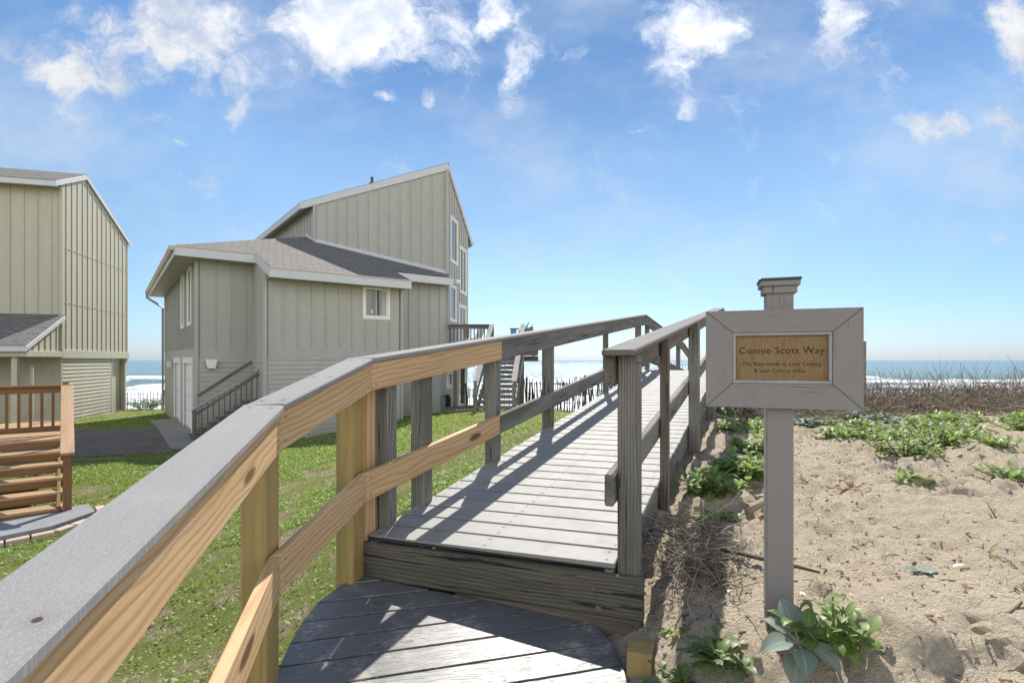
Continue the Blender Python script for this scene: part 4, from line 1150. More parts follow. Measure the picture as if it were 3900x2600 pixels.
# lower storey, set back
wall(h2, f2p(-.03, .08), f2p(-.03, 4.15), -2.75, .1, S2, lap=(-2.35, .04))
wall(h2, f2p(-.22, 4.1), f2p(-.22, 5.84), -2.6, .1, S2)
wall(h2, f2p(-9, .08), f2p(-.03, .08), -2.75, .1, S2)
boards(h2, 'corner_post', S2, [(F2.p(-.06, 4.2, -2.5), F2.p(-.06, 4.2, .07), .1, .1, F2.a)])
boards(h2, 'corner_post', S2, [(F2.p(-.12, 5.7, -2.6), F2.p(-.12, 5.7, .07), .18, .18, F2.a)])
boards(h2, 'corner_post', S2, [(F2.p(-.06, .08, -2.5), F2.p(-.06, .08, .07), .1, .1, F2.a)])
boards(h2, 'footing', M['concrete'], [(F2.p(-.16, k, -2.9), F2.p(-.16, k, -2.32), .25, .3, F2.a) for k in (.8, 3.2, 4.4, 5.2)])
# roof
roof(h2, [([F2.p(-9.5, -.5, ztop(-.5)), F2.p(.07, -.5, ztop(-.5)), F2.p(.07, kA, zA), F2.p(-9.5, kA, zA)], F2.a),
          ([F2.p(-9.5, 6.15, ztop(6.15)), F2.p(.07, 6.15, ztop(6.15)), F2.p(.07, kA, zA), F2.p(-9.5, kA, zA)], F2.a)])
def fasc2(A_, B_, h=.16): fascia(A_, B_, h=h, parent=h2, m=M['trim'], drop=.03)
fasc2(F2.p(-9.5, -.5, ztop(-.5)), F2.p(.08, -.5, ztop(-.5)), .19)
fasc2(F2.p(.06, -.5, ztop(-.5)), F2.p(.06, kA, zA), .17); fasc2(F2.p(.06, kA, zA), F2.p(.06, 6.15, ztop(6.15)), .17)
mb = MB(); mb.poly([F2.p(-9.5, -.48, 6.18), F2.p(.03, -.48, 6.18), F2.p(.03, .0, 6.2), F2.p(-9.5, .0, 6.2)], V((0, 0, .02))); mb.build('soffit', S2, h2)
# porch roof, its side panel, post and light
pz = lambda q: 1.64 + .49 * q
roof(h2, [([F2.p(-9, -2.4, pz(-2.4)), F2.p(.12, -2.4, pz(-2.4)), F2.p(.12, -.02, pz(0)), F2.p(-9, -.02, pz(0))], F2.a)], name='porch_roof')
fasc2(F2.p(-9, -2.4, pz(-2.4)), F2.p(.14, -2.4, pz(-2.4)), .17); fasc2(F2.p(.12, -2.4, pz(-2.4)), F2.p(.12, -.0, pz(0)), .15)
def portop(s_): return pz(-2.0 + s_) - .1
wall(h2, f2p(0, -2.0), f2p(0, 0), .28, portop, S2, battens=True, sp=.36, start=.25)
boards(h2, 'porch_beam', S2, [(F2.p(.02, -2.2, .20), F2.p(.02, -.05, .20), .1, .2, UP), (F2.p(-9, -2.2, .20), F2.p(.07, -2.2, .20), .1, .2, UP)])
boards(h2, 'porch_post', S2, [(F2.p(-.35, -2.0, -2.3), F2.p(-.35, -2.0, .1), .16, .16, F2.a), (F2.p(-.1, -1.6, -2.3), F2.p(-.1, -1.6, -.2), .07, .07, F2.a)])
wall_light(h2, F2.p(-2.35, .07, -.02), -F2.b, 1.6)
for ob in h2.children_recursive: ob.data.transform(Matrix.Scale(CAM_SCALE2, 4))  # together with the location below, scales the house about the camera
h2.location = SITE2

# ------------------------------------------------------------------ red-stained deck with steps, left
dk = thing('stained_deck', 'red brown stained timber deck with balustrade and broad open steps, left edge', 'deck')
S0 = V((-5.74, 6.9, 0)); s1 = V((.77, .64, 0)).normalized(); s2 = V((-.64, .77, 0)).normalized()
g0 = -2.03; zf = -1.20; nst = 6; run = .335
D = lambda a, b, z: S0 + s1 * a + s2 * b + V((0, 0, z))
for k in range(nst):
    zt = g0 + (zf - g0) * (k + 1) / nst; b0 = .05 + k * run
    mb = MB()
    if k < nst - 1:
        mb.board(D(-3, b0 + .06, zt - .02), D(-.02, b0 + .06, zt - .02), .13, .036); mb.board(D(-3, b0 + .205, zt - .02), D(-.02, b0 + .205, zt - .02), .13, .036)
        mb.build('stair_tread', M['redpale'], dk)
        mb = MB()
    mb.board(D(-3, b0, zt - .082), D(-.02, b0, zt - .082), .03, .085); mb.build('riser', M['red'], dk)
yd = .05 + (nst - 1) * run
mb = MB()
for k in range(22): mb.board(D(-4, yd + .08 + k * .146, zf - .018), D(.12, yd + .08 + k * .146, zf - .018), .14, .036)
mb.build('deck_floor', M['redpale'], dk)
boards(dk, 'rim', M['red'], [(D(.1, yd + .03, zf - .14), D(.1, yd + 3.3, zf - .14), .04, .2, UP), (D(-4, yd + 3.3, zf - .14), D(.1, yd + 3.3, zf - .14), .04, .2, UP)])
boards(dk, 'stringer', M['red'], [(D(-.06, .0, g0 + .02), D(-.06, yd, zf - .2), .04, .2, UP), (D(-1.5, .0, g0 + .02), D(-1.5, yd, zf - .2), .04, .2, UP)])
for (a_, b_) in ((.02, yd + .1), (.02, yd + 3.2), (-2.5, yd + 3.2), (-2.5, yd + .4)):
    boards(dk, 'post', M['red'], [(D(a_, b_, -2.4), D(a_, b_, zf + (.76 if a_ > 0 else -.1)), .09, .09, s2)])
boards(dk, 'newel', M['red'], [(D(.03, .07, -2.35), D(.03, .07, g0 + .80), .09, .09, s2)])
hr = boards(dk, 'handrail', M['redpale'], [(D(.03, -.02, g0 + .82), D(.03, yd + .14, zf + .79), .145, .036, UP)])
tr = boards(dk, 'top_rail', M['red'], [(D(-4, yd + .62, zf + .78), D(.09, yd + .62, zf + .78), .14, .036, UP), (D(-4, yd + .62, zf + .715), D(.0, yd + .62, zf + .715), .04, .09, UP),
        (D(-4, yd + .62, zf + .10), D(.0, yd + .62, zf + .10), .04, .09, UP)])
for k in range(18):
    a_ = -.14 - k * .135; boards(dk, 'baluster', M['red'], [(D(a_, yd + .62, zf + .14), D(a_, yd + .62, zf + .67), .038, .038, s1)])
boards(dk, 'post', M['red'], [(D(.03, yd + .62, -2.3), D(.03, yd + .62, zf + .76), .09, .09, s2)])
# paved landing at the foot of the steps
SL = [(D(.25, .25, 0).x, D(.25, .25, 0).y), (D(.30, -.35, 0).x, D(.30, -.35, 0).y), (D(-.1, -.75, 0).x, D(-.1, -.75, 0).y), (D(-2.5, -.95, 0).x, D(-2.5, -.95, 0).y), (D(-2.5, .3, 0).x, D(-2.5, .3, 0).y)]
o = sheet('stepping_slab', SL, M['slate'], .05, thick=.06); struct(o, 'blue grey slate slab at the foot of the red stained steps', 'pavement')
ed = thing('brick_edging', 'pale pink brick edging laid round the blue grey slab', 'edging')
pts = [D(.36, .2, 0), D(.38, -.40, 0), D(-.08, -.86, 0), D(-2.4, -1.05, 0)]
for a_, b_ in zip(pts, pts[1:]):
    L = (b_ - a_).length; nb = max(1, int(L / .21)); d = (b_ - a_) / nb
    mb = MB()
    for i in range(nb):
        q0 = a_ + d * (i + .04); q1 = a_ + d * (i + .96); mb.board((q0.x, q0.y, gz(q0.x, q0.y) + .03), (q1.x, q1.y, gz(q1.x, q1.y) + .03), .10, .09, ch=.008)
    mb.build('brick_course', M['brick'], ed)

# ------------------------------------------------------------------ upper sun deck and wide stairs behind the house
ud = thing('raised_deck', 'raised grey timber deck with balcony railing and wide open stairs down to the lawn', 'deck')
fz = .40; y0 = 20.6
boards(ud, 'deck_floor', M['grey'], [((-2.4, y0 + .1 + k * .148, fz - .02), (1.0, y0 + .1 + k * .148, fz - .02), .14, .036, UP) for k in range(30)])
boards(ud, 'rim', M['brown'], [((-2.42, y0 + .02, fz - .13), (.95, y0 + .02, fz - .13), .04, .22, UP), ((-2.4, y0 + .3, fz - .36), (1.02, y0 + .3, fz - .36), .08, .2, UP), ((.98, y0, fz - .13), (.98, y0 + 4.4, fz - .13), .04, .2, UP)])
for x in (-2.2, -.65, .40):
    for y in (y0 + .15, y0 + 3.8): boards(ud, 'post', M['grey'], [((x, y, gz(x, y) - .2), (x, y, fz - .05), .13, .13, UP)])
boards(ud, 'top_rail', M['grey'], [((-2.45, y0 + .05, 1.34), (-.70, y0 + .05, 1.34), .14, .04, UP), ((-2.45, y0 + .08, 1.255), (-.74, y0 + .08, 1.255), .04, .14, UP), ((-2.45, y0 + .08, .52), (-.74, y0 + .08, .52), .04, .09, UP)])
for k in range(13): boards(ud, 'baluster', M['brown'], [((-2.36 + k * .13, y0 + .06, .48), (-2.36 + k * .13, y0 + .06, 1.2), .04, .04, UP)])
boards(ud, 'post', M['grey'], [((-.74, y0 + .08, .3), (-.74, y0 + .08, 1.32), .09, .09, UP)])
boards(ud, 'post', M['grey'], [((.42, y0 + .08, .3), (.42, y0 + .08, 1.36), .11, .11, UP)])
# stairs
A0, A1 = V((-1.17, 17.2, 0)), V((-.77, 20.5, 0)); B0, B1_ = V((.06, 17.1, 0)), V((.42, 20.5, 0)); gs = -1.62
nt = 12
for k in range(nt):
    t = k / nt; zt = gs + (fz - gs) * (k + 1) / (nt + 1); a_ = A0 + (A1 - A0) * t; b_ = B0 + (B1_ - B0) * t
    mb = MB(); mb.board(a_ + V((0, .14, zt - .02)), b_ + V((0, .14, zt - .02)), .24, .036); mb.board(a_ + V((0, .01, zt - .075)), b_ + V((0, .01, zt - .075)), .03, .09)
    mb.build('stair_tread', M['grey'], ud)
for a_, b_ in ((A0, A1), (B0, B1_)):
    boards(ud, 'stringer', M['grey'], [(a_ + V((.03, 0, gs - .05)), b_ + V((.03, 0, fz - .2)), .045, .24, UP)])
    boards(ud, 'handrail', M['sea'], [(a_ + V((0, -.06, gs + .93)), b_ + V((0, .02, fz + .93)), .17, .04, UP)])
    boards(ud, 'side_rail', M['grey'], [(a_ + V((0, 0, gs + .84)), b_ + V((0, 0, fz + .84)), .04, .14, UP), (a_ + V((0, 0, gs + .42)), b_ + V((0, 0, fz + .42)), .04, .12, UP)])
    boards(ud, 'newel', M['grey'], [(a_ + V((0, 0, gs - .3)), a_ + V((0, 0, gs + .91)), .12, .10, UP)])
    m_ = (a_ + b_) / 2; boards(ud, 'post', M['grey'], [(m_ + V((0, 0, gs - .3)), m_ + V((0, 0, (gs + fz) / 2 + .85)), .09, .09, UP)])
# things standing on the raised deck
lk = thing('deck_locker', 'grey slatted deck locker with a bright blue end panel, up on the raised deck', 'locker')
mb = MB()
for k in range(7): mb.board((.30 + k * .085, y0 + 1.0, fz), (.30 + k * .085, y0 + 1.0, 1.18 + .025 * k), .08, .03, up=(0, 1, 0))
mb.build('slat_front', M['brown'], lk)
boards(lk, 'blue_panel', M['blue'], [((.06, y0 + .96, .45), (.06, y0 + .96, 1.22), .24, .03, (0, 1, 0))])
boards(lk, 'lid', M['dark'], [((-.09, y0 + 1.1, 1.25), (.3, y0 + 1.1, 1.25), .35, .03, UP)])
boards(lk, 'side', M['brown'], [((.9, y0 + .95, .8), (1.0, y0 + 1.8, .75), .03, .8, UP)])
for dx, tip, lab in ((.50, 1.62, 'teal surfboard fin sticking up above the deck post, the taller tip'), (.66, 1.55, 'teal surfboard fin sticking up beside the taller tip')):
    mb = MB()
    prof = [(-.10, .45), (.02, .45), (.06, .9), (.10, 1.25), (.24, tip), (.04, tip - .30), (-.08, .9)]
    mb.poly([V((dx + x, y0 + 1.25, z)) for x, z in prof], (0, .03, 0))
    o = mb.build('surfboard_fin', M['teal']); tag(o, lab, 'surfboard')
# small white table and chair backs behind the balcony rail
ch = thing('deck_chair', 'white deck chair behind the balcony balusters', 'chair')
boards(ch, 'backrest', M['white'], [((-1.35, y0 + .8, .85), (-1.2, y0 + 1.0, 1.25), .35, .03, UP)])
boards(ch, 'seat', M['white'], [((-1.7, y0 + .8, .82), (-1.3, y0 + .8, .82), .4, .03, UP)])
for dx, dy in ((-1.68, .62), (-1.32, .62), (-1.68, .98), (-1.32, .98)): boards(ch, 'leg', M['white'], [((dx, y0 + dy, fz), (dx, y0 + dy, .80), .03, .03, UP)])
ac = thing('utility_box', 'grey utility box on a white stand behind the balcony balusters', 'utility box')
boards(ac, 'casing', M['metalgrey'], [((-1.78, y0 + .5, .85), (-1.78, y0 + .5, 1.2), .22, .15, UP)])
boards(ac, 'stand', M['white'], [((-1.78, y0 + .5, fz), (-1.78, y0 + .5, .85), .12, .1, UP)])
st = tag(boards(None, 'wooden_step', M['brown'], [((-2.2, 18.4, gz(-2, 18.4) + .06), (-1.25, 18.6, gz(-1.3, 18.6) + .06), .4, .1, UP), ((-2.3, 18.9, gz(-2, 18.9) + .16), (-1.3, 19.1, gz(-1.3, 19) + .16), .4, .1, UP)]), 'low dark timber step beside the wide grey stairs', 'step')

# ------------------------------------------------------------------ sand fences
def sand_fence(pts, label, h=1.05, sp=.085, jit=.05, posts=2.2, seed=1):
    rr = random.Random(seed); root = thing('sand_fence', label, 'fence'); mb = MB(); wires = [MB()]
    P = [V(p) for p in pts]; acc = 0; lastp = None; wl = [[], [], []]
    for a_, b_ in zip(P, P[1:]):
        d = b_ - a_; L = d.length; n = int(L / sp)
        for i in range(n):
            p = a_ + d * ((i + rr.uniform(-.25, .25)) / n); z = gz(p.x, p.y); hh_ = h * rr.uniform(.88, 1.08) * (rr.random() > .04 or .8)
            tx, ty = rr.uniform(-jit, jit), rr.uniform(-jit, jit)
            mb.board((p.x, p.y, z - .1), (p.x + tx * 2, p.y + ty, z + hh_), .036 * rr.uniform(.7, 1.1), .012, up=(d.y, -d.x, 0), ch=.002)
        m = max(2, int(L / .5))
        for i in range(m):
            p = a_ + d * (i / m); z = gz(p.x, p.y)
            for k, f in enumerate((.25, .55, .85)): wl[k].append((p.x, p.y - .01, z + h * f))
        k = max(1, int(L / posts))
        for i in range(k):
            p = a_ + d * (i / k); z = gz(p.x, p.y); pb = MB(); pb.tube([(p.x, p.y + .04, z - .2), (p.x + rr.uniform(-.05, .05), p.y + .04, z + h * 1.12)], .045, 8); pb.build('post', M['fence_slat'], root)
    mb.build('slats', M['fence_slat'], root)
    wb = MB()
    for w in wl: wb.tube(w, .006, 4)
    wb.build('wire', M['dark'], root)
sand_fence([(-21.6, 29.4, 0), (-18.4, 29.6, 0)], 'slatted sand fence seen in the gap between the two houses', h=1.0, sp=.17, jit=.02, seed=4)
sand_fence([(-2.0, 23.9, 0), (-.9, 24.2, 0), (.5, 23.5, 0)][:3], 'slatted sand fence seen between the house and the wide stairs', h=1.1, sp=.13, jit=.03, seed=5)
sand_fence([(.55, 20.6, 0), (1.5, 19.6, 0), (2.5, 18.3, 0), (3.5, 17.4, 0), (4.6, 17.0, 0)], 'crooked dense sand fence right of the wide stairs, behind the boardwalk', h=1.15, sp=.052, jit=.09, seed=6)

# ------------------------------------------------------------------ lawn grass
def in_poly(x, y, poly):
    ins = np.zeros(len(x), bool); n = len(poly)
    for i in range(n):
        x0, y0 = poly[i]; x1, y1 = poly[(i + 1) % n]
        c = ((y0 > y) != (y1 > y)) & (x < (x1 - x0) * (y - y0) / (y1 - y0 + 1e-12) + x0); ins ^= c
    return ins
DECKP = [AL, DL, E_L, (7.4, 12.8), (7.4, 11.2), (4.8, 11.2), DR, (3.14, 8.25), FR, (.45, 2.0), (.8, -.6), (-.36, -.6), (-.9, 2.05), (-.93, 2.4), (-.8, 2.8)]
HOUSE = [fp(0, 0), fp(1.54, 0), fp(1.54, -1.75), fp(5.86, -1.75), fp(5.86, -.5), fp(8.05, -.5), (LE.x, LE.y), fp(8, 12), fp(0, 12)]
HOUSE2 = [(SITE2.x + x * CAM_SCALE2, SITE2.y + y * CAM_SCALE2) for x, y in (f2p(-9, 0), f2p(-.1, .1), f2p(-.1, 5.8), f2p(-9, 5.8))]
def shrink(poly, k=.965):
    cx = sum(p[0] for p in poly) / len(poly); cy = sum(p[1] for p in poly) / len(poly)
    return [(cx + (p[0] - cx) * k, cy + (p[1] - cy) * k) for p in poly]
def lawn_ok(x, y):
    ok = side_of_path(x, y) < .25
    for poly in (DECKP, HOUSE, HOUSE2, shrink(DRIVE, .99), shrink(PAD), SL): ok &= ~in_poly(x, y, poly)
    return ok & (y < 30)
def patchy(x, y): return fbm(x * 1.05 + 3, y * 1.05 + 8, 4)
def scatter(n, x0, x1, y0, y1):
    return rng.uniform(x0, x1, n), rng.uniform(y0, y1, n)

def blades(name, X, Y, Zg, h, w, lean, matl, parent=None, rndv=None):
    n = len(X); an = rng.uniform(0, 2 * np.pi, n); la = rng.uniform(0, 2 * np.pi, n); le = lean * rng.uniform(.2, 1.3, n)
    dx, dy = np.cos(an) * w / 2, np.sin(an) * w / 2
    lx, ly = np.cos(la) * le * h, np.sin(la) * le * h
    Vv = np.empty((n, 5, 3))
    Vv[:, 0] = np.c_[X - dx, Y - dy, Zg - .01]; Vv[:, 1] = np.c_[X + dx, Y + dy, Zg - .01]
    Vv[:, 2] = np.c_[X + dx * .8 + lx * .4, Y + dy * .8 + ly * .4, Zg + h * .6]; Vv[:, 3] = np.c_[X - dx * .8 + lx * .4, Y - dy * .8 + ly * .4, Zg + h * .6]
    Vv[:, 4] = np.c_[X + lx, Y + ly, Zg + h * np.clip(1.05 - le * .4, .4, 1)]
    b = np.arange(n)[:, None] * 5
    tri = np.concatenate([b + np.array([[0, 1, 2]]), b + np.array([[0, 2, 3]]), b + np.array([[3, 2, 4]])], 0)
    r = rng.random(n) if rndv is None else rndv
    g = np.zeros((n, 5, 3)); g[:, :, 1] = .5
    return Vv.reshape(-1, 3), tri, np.repeat(r, 5), g.reshape(-1, 3)
def ovals(X, Y, Zg, L, W, tilt):
    n = len(X); an = rng.uniform(0, 2 * np.pi, n); ti = rng.uniform(-tilt, tilt, n); t2 = rng.uniform(-tilt, tilt, n)
    prof = np.array([(0, 0), (.35, .42), (.7, .40), (1, 0), (.7, -.40), (.35, -.42)])
    Vv = np.empty((n, 6, 3)); hgt = rng.uniform(.005, .045, n)
    for k, (a, c) in enumerate(prof):
        lx = a * L; ly = c * W
        Vv[:, k, 0] = X + np.cos(an) * lx - np.sin(an) * ly; Vv[:, k, 1] = Y + np.sin(an) * lx + np.cos(an) * ly
        Vv[:, k, 2] = Zg + hgt + np.sin(ti) * lx + np.sin(t2) * ly
    b = np.arange(n)[:, None] * 6
    tri = np.concatenate([b + np.array([[0, 1, 2]]), b + np.array([[0, 2, 3]]), b + np.array([[0, 3, 4]]), b + np.array([[0, 4, 5]])], 0)
    g = np.zeros((n, 6, 3)); g[:, :, 1] = .5
    return Vv.reshape(-1, 3), tri, np.repeat(rng.random(n), 6), g.reshape(-1, 3)
def merge(parts):
    V_, T_, R_, G_ = [], [], [], []; b = 0
    for v, t, r, g in parts: V_.append(v); T_.append(t + b); R_.append(r); G_.append(g); b += len(v)
    return np.concatenate(V_), np.concatenate(T_), np.concatenate(R_), np.concatenate(G_)

parts = []
def lawn_zone(n, x0, x1, y0, y1, h, w, thr, leafy, Lf):
    X, Y = scatter(n, x0, x1, y0, y1); ok = lawn_ok(X, Y)
    vis = np.abs(X / np.maximum(Y, .3)) < 1.15; ok &= vis
    X, Y = X[ok], Y[ok]; p = patchy(X, Y); keep = rng.random(len(X)) < np.clip((thr - p) / .10 + .58, .10, 1)
    X, Y = X[keep], Y[keep]; Zg = ground(np.c_[X, Y]); nb = int(len(X) * (1 - leafy))
    hh_ = h * rng.uniform(.45, 1.25, nb)
    parts.append(blades('', X[:nb], Y[:nb], Zg[:nb], hh_, w * rng.uniform(.6, 1.3, nb), .9, None))
    k = len(X) - nb
    parts.append(ovals(X[nb:], Y[nb:], Zg[nb:], Lf * rng.uniform(.6, 1.4, k), Lf * .62 * rng.uniform(.6, 1.3, k), .7))
lawn_zone(60000, -4, 2.0, 2.0, 4.6, .045, .0055, .46, .45, .026)
lawn_zone(100000, -5.5, 2.5, 3.0, 7.0, .045, .0065, .47, .42, .03)
lawn_zone(110000, -9, 2.5, 6.5, 13, .055, .011, .48, .30, .04)
lawn_zone(130000, -24, 5, 12, 30, .07, .02, .50, .2, .06)
v, t_, r_, g_ = merge(parts)
o = np_mesh('lawn_grass', v, t_, M['grass'], smooth=False, fattr={'rnd': r_}, vecattr={'grain': g_})
tag(o, 'patchy green lawn grass and small weeds left of the boardwalk', 'grass', kind='stuff')

# pale dead leaf litter on the lawn and dark bits on the sand
X, Y = scatter(20000, -6, 2.2, 2.0, 11); ok = lawn_ok(X, Y) & (np.abs(X / Y) < 1.1) & (rng.random(len(X)) < np.clip((patchy(X, Y) - .40) / .12, .03, 1)); X, Y = X[ok], Y[ok]
v, t_, r_, g_ = ovals(X, Y, ground(np.c_[X, Y]) - .012, .022 * rng.uniform(.4, 1.3, len(X)), .010 * rng.uniform(.5, 1.3, len(X)), .6)
def f_litter(t, b):
    r = t.attr('rnd').outputs['Fac']
    setp(t, b, t.ramp(r, [(0, (.13, .095, .065)), (.5, (.26, .20, .135)), (.85, (.33, .27, .20)), (1, (.42, .37, .31))]), .7, .3)
M['litter'] = mat('dead leaf litter', f_litter)
o = np_mesh('leaf_litter', v, t_, M['litter'], smooth=False, fattr={'rnd': r_}, vecattr={'grain': g_})
tag(o, 'pale dead leaf litter lying in the bare patches of the lawn', 'litter', kind='stuff')

def chips(X, Y, Z, L, W, H):
    n = len(X); an = rng.uniform(0, 2 * np.pi, n); tl = rng.uniform(-.35, .35, n) * L
    ca, sa = np.cos(an), np.sin(an); Vv = np.empty((n, 6, 3)); k = 0
    for i, (a, c, z) in enumerate(((-.5, -.5, 0), (-.5, .5, 0), (-.5, 0, 1), (.5, -.3, 0), (.5, .3, 0), (.5, 0, .7))):
        lx, ly = a * L, c * W
        Vv[:, i] = np.c_[X + ca * lx - sa * ly, Y + sa * lx + ca * ly, Z + z * H + (a + .5) * np.maximum(tl, 0) - .002]
    b = np.arange(n)[:, None] * 6
    tri = np.concatenate([b + np.array([q]) for q in ([0, 3, 5], [0, 5, 2], [1, 2, 5], [1, 5, 4], [0, 2, 1], [3, 4, 5])], 0)
    g = np.zeros((n, 6, 3))
    return Vv.reshape(-1, 3), tri, np.repeat(rng.random(n), 6), g.reshape(-1, 3)
def relief(X, Y):
    nr = np.clip((14 - np.hypot(X, Y)) / 6, 0, 1); s_ = sandmask(X, Y)
    return dents(X, Y) * s_ + nr * ((fbm(X * 4, Y * 4, 4) - .47) * .14 + np.abs(fbm(X * 15, Y * 15, 3) - .44) * .085 + np.clip(fbm(X * 24, Y * 34, 2) - .44, 0, 1) * .055) * (.35 + .65 * s_)
X, Y = scatter(20000, .4, 5.5, 1.1, 6.5); ok = (side_of_path(X, Y) > .3) & ~in_poly(X, Y, DECKP) & (X / Y < 1.05) & (rng.random(len(X)) < np.clip((fbm(X * 1.7, Y * 1.7 + 4, 3) - .25) / .3, .15, 1)); X, Y = X[ok], Y[ok]
sz = rng.uniform(.3, 1, len(X)) ** 2.2
v, t_, r_, g_ = chips(X, Y, ground(np.c_[X, Y]) + relief(X, Y), .004 + .028 * sz, .0015 + .0035 * sz, .002 + .007 * sz)
def f_debris(t, b):
    r = t.attr('rnd').outputs['Fac']
    setp(t, b, t.ramp(r, [(0, (.10, .075, .055)), (.5, (.22, .16, .11)), (.85, (.38, .29, .20)), (1, (.55, .45, .34))]), .85, .2)
M['debris'] = mat('sand debris', f_debris)
o = np_mesh('sand_debris', v, t_, M['debris'], smooth=False, fattr={'rnd': r_}, vecattr={'grain': g_})
tag(o, 'small dark twig and bark bits strewn over the sand', 'debris', kind='stuff')

# ------------------------------------------------------------------ twigs: random curved thin tubes as one mesh
def twigs(X, Y, Z, L, rad, elev, curl, nseg=4):
    n = len(X); az = rng.uniform(0, 2 * np.pi, n); el = elev
    p = np.c_[X, Y, Z].astype(float); d = np.c_[np.cos(az) * np.cos(el), np.sin(az) * np.cos(el), np.sin(el)]
    rings = []
    for k in range(nseg + 1):
        rr_ = rad * (1 - .75 * k / nseg)
        ref = np.array([.3, .2, .93]); x = np.cross(d, ref); x /= np.linalg.norm(x, axis=1)[:, None] + 1e-9; y = np.cross(d, x)
        ring = [p + (x * math.cos(a) + y * math.sin(a)) * rr_[:, None] for a in (0, 2.094, 4.189)]
        rings.append(np.stack(ring, 1))
        d = d + rng.normal(0, curl, (n, 3)); d /= np.linalg.norm(d, axis=1)[:, None]
        p = p + d * (L / nseg)[:, None]
    Vv = np.stack(rings, 1)                        # n, nseg+1, 3, 3
    m = (nseg + 1) * 3; b = np.arange(n)[:, None] * m; q = []
    for k in range(nseg):
        for i in range(3):
            j = (i + 1) % 3; q.append(b + np.array([[k * 3 + i, k * 3 + j, (k + 1) * 3 + j, (k + 1) * 3 + i]]))
    return Vv.reshape(-1, 3), np.concatenate(q, 0), np.repeat(rng.random(n), m), np.zeros((n * m, 3))
def f_brush(t, b):
    r = t.attr('rnd').outputs['Fac']
    setp(t, b, t.ramp(r, [(0, (.10, .075, .055)), (.4, (.20, .155, .11)), (.75, (.31, .26, .20)), (1, (.46, .41, .34))]), .85, .2)
M['brush'] = mat('dry brush twigs', f_brush)
# the belt of dead brush along the dune crest
def brush_zone(n, x0, x1, y0, y1):
    X, Y = scatter(n, x0, x1, y0, y1)
    edge = 6.4 + (fbm(X * .8, X * 0 + 2, 3) - .45) * 1.6
    ok = (Y > edge) & (X > .33 * Y + .75) & (X < 1.1 * Y) & ~in_poly(X, Y, DECKP)
    return X[ok], Y[ok]
X, Y = brush_zone(7500, 2.6, 11, 6.0, 9.2); n = len(X); tall = rng.random(n) < .10
el = np.where(tall, rng.uniform(.9, 1.5, n), rng.uniform(-.1, 1.1, n)); Ls = np.where(tall, rng.uniform(.35, .68, n), rng.uniform(.25, .6, n)) * np.clip(.5 + 1.2 * (fbm(X * 1.3, X * 0 + 5, 3) - .1), .6, 1.3)
Zg = ground(np.c_[X, Y]); A_ = twigs(X, Y, Zg + np.where(tall, 0, rng.uniform(0, .20, n)), Ls, np.where(tall, .0035, .0045) * rng.uniform(.6, 1.4, n), el, .22)
hv = np.clip(.55 + 1.1 * (fbm(X * 1.3, X * 0 + 5, 3) - .2), .6, 1.35)
X2, Y2 = brush_zone(1500, 2.6, 10, 5.9, 8.4); n2_ = len(X2)
B_ = twigs(X2, Y2, ground(np.c_[X2, Y2]) + rng.uniform(0, .16, n2_), rng.uniform(.4, .8, n2_), rng.uniform(.0035, .006, n2_), rng.uniform(-.1, .3, n2_), .16)
B_ = (B_[0], B_[1], .72 + .28 * B_[2], B_[3])
v, t_, r_, g_ = merge([(A_[0], A_[1], A_[2] * .85, A_[3]), B_])
o = np_mesh('dry_brush', v, t_, M['brush'], smooth=False, fattr={'rnd': r_})
tag(o, 'belt of tangled dry brown brush along the dune crest before the sea', 'brush', kind='stuff')
# brownish and green small leaves in it
X, Y = brush_zone(9000, 2.6, 11, 6.1, 9.2); n = len(X)
v, t_, r_, g_ = ovals(X, Y, ground(np.c_[X, Y]) + rng.uniform(0, .34, n) * (rng.random(n) > .3), .05 * rng.uniform(.5, 1.3, n), .02 * rng.uniform(.6, 1.3, n), 1.2)
def f_brushleaf(t, b):
    r = t.attr('rnd').outputs['Fac']
    setp(t, b, t.ramp(r, [(0, (.10, .07, .04)), (.55, (.20, .14, .08)), (.75, (.10, .13, .045)), (1, (.15, .20, .06))], 'CONSTANT'), .7, .3)
M['brushleaf'] = mat('brush leaves', f_brushleaf)
o = np_mesh('brush_leaves', v, t_, M['brushleaf'], smooth=False, fattr={'rnd': r_}, vecattr={'grain': g_})
tag(o, 'brown and olive leaves caught in the dry brush belt', 'brush', kind='stuff')

# heap of dead twigs beside the ramp
n = 430; th = rng.normal(0, 1, (n, 2)); X = .925 + th[:, 0] * .10 + .07 * th[:, 1]; Y = 2.72 + th[:, 1] * .27; ok = (X > .62 + (Y - 2.4) * .46) ; X, Y = X[ok], Y[ok]; n = len(X)
dd_ = np.exp(-(((X - .93) / .25) ** 2 + ((Y - 2.78) / .5) ** 2))
A_ = twigs(X, Y, ground(np.c_[X, Y]) + rng.uniform(0, .17, n) * dd_ + .012, rng.uniform(.10, .34, n), rng.uniform(.0016, .0046, n), rng.uniform(-.2, .25, n), .24)
o = np_mesh('twig_heap', A_[0], A_[1], M['brush'], smooth=False, fattr={'rnd': A_[2]})
tag(o, 'heap of dead grey twigs lying on the sand beside the ramp', 'twigs', kind='stuff')
mb = MB(); z = lambda x, y: gz(x, y) + .02
mb.tube([(1.02, 2.62, z(1.02, 2.62) + .05), (1.12, 2.42, z(1.12, 2.42) + .03), (1.2, 2.27, z(1.2, 2.27) + .01), (1.24, 2.17, z(1.24, 2.17))], [.011, .010, .008, .005], 7)
o = mb.build('stick', M['twig_dark'], None, smooth=True); tag(o, 'dark bent stick reaching out of the twig heap towards the sign post', 'stick')
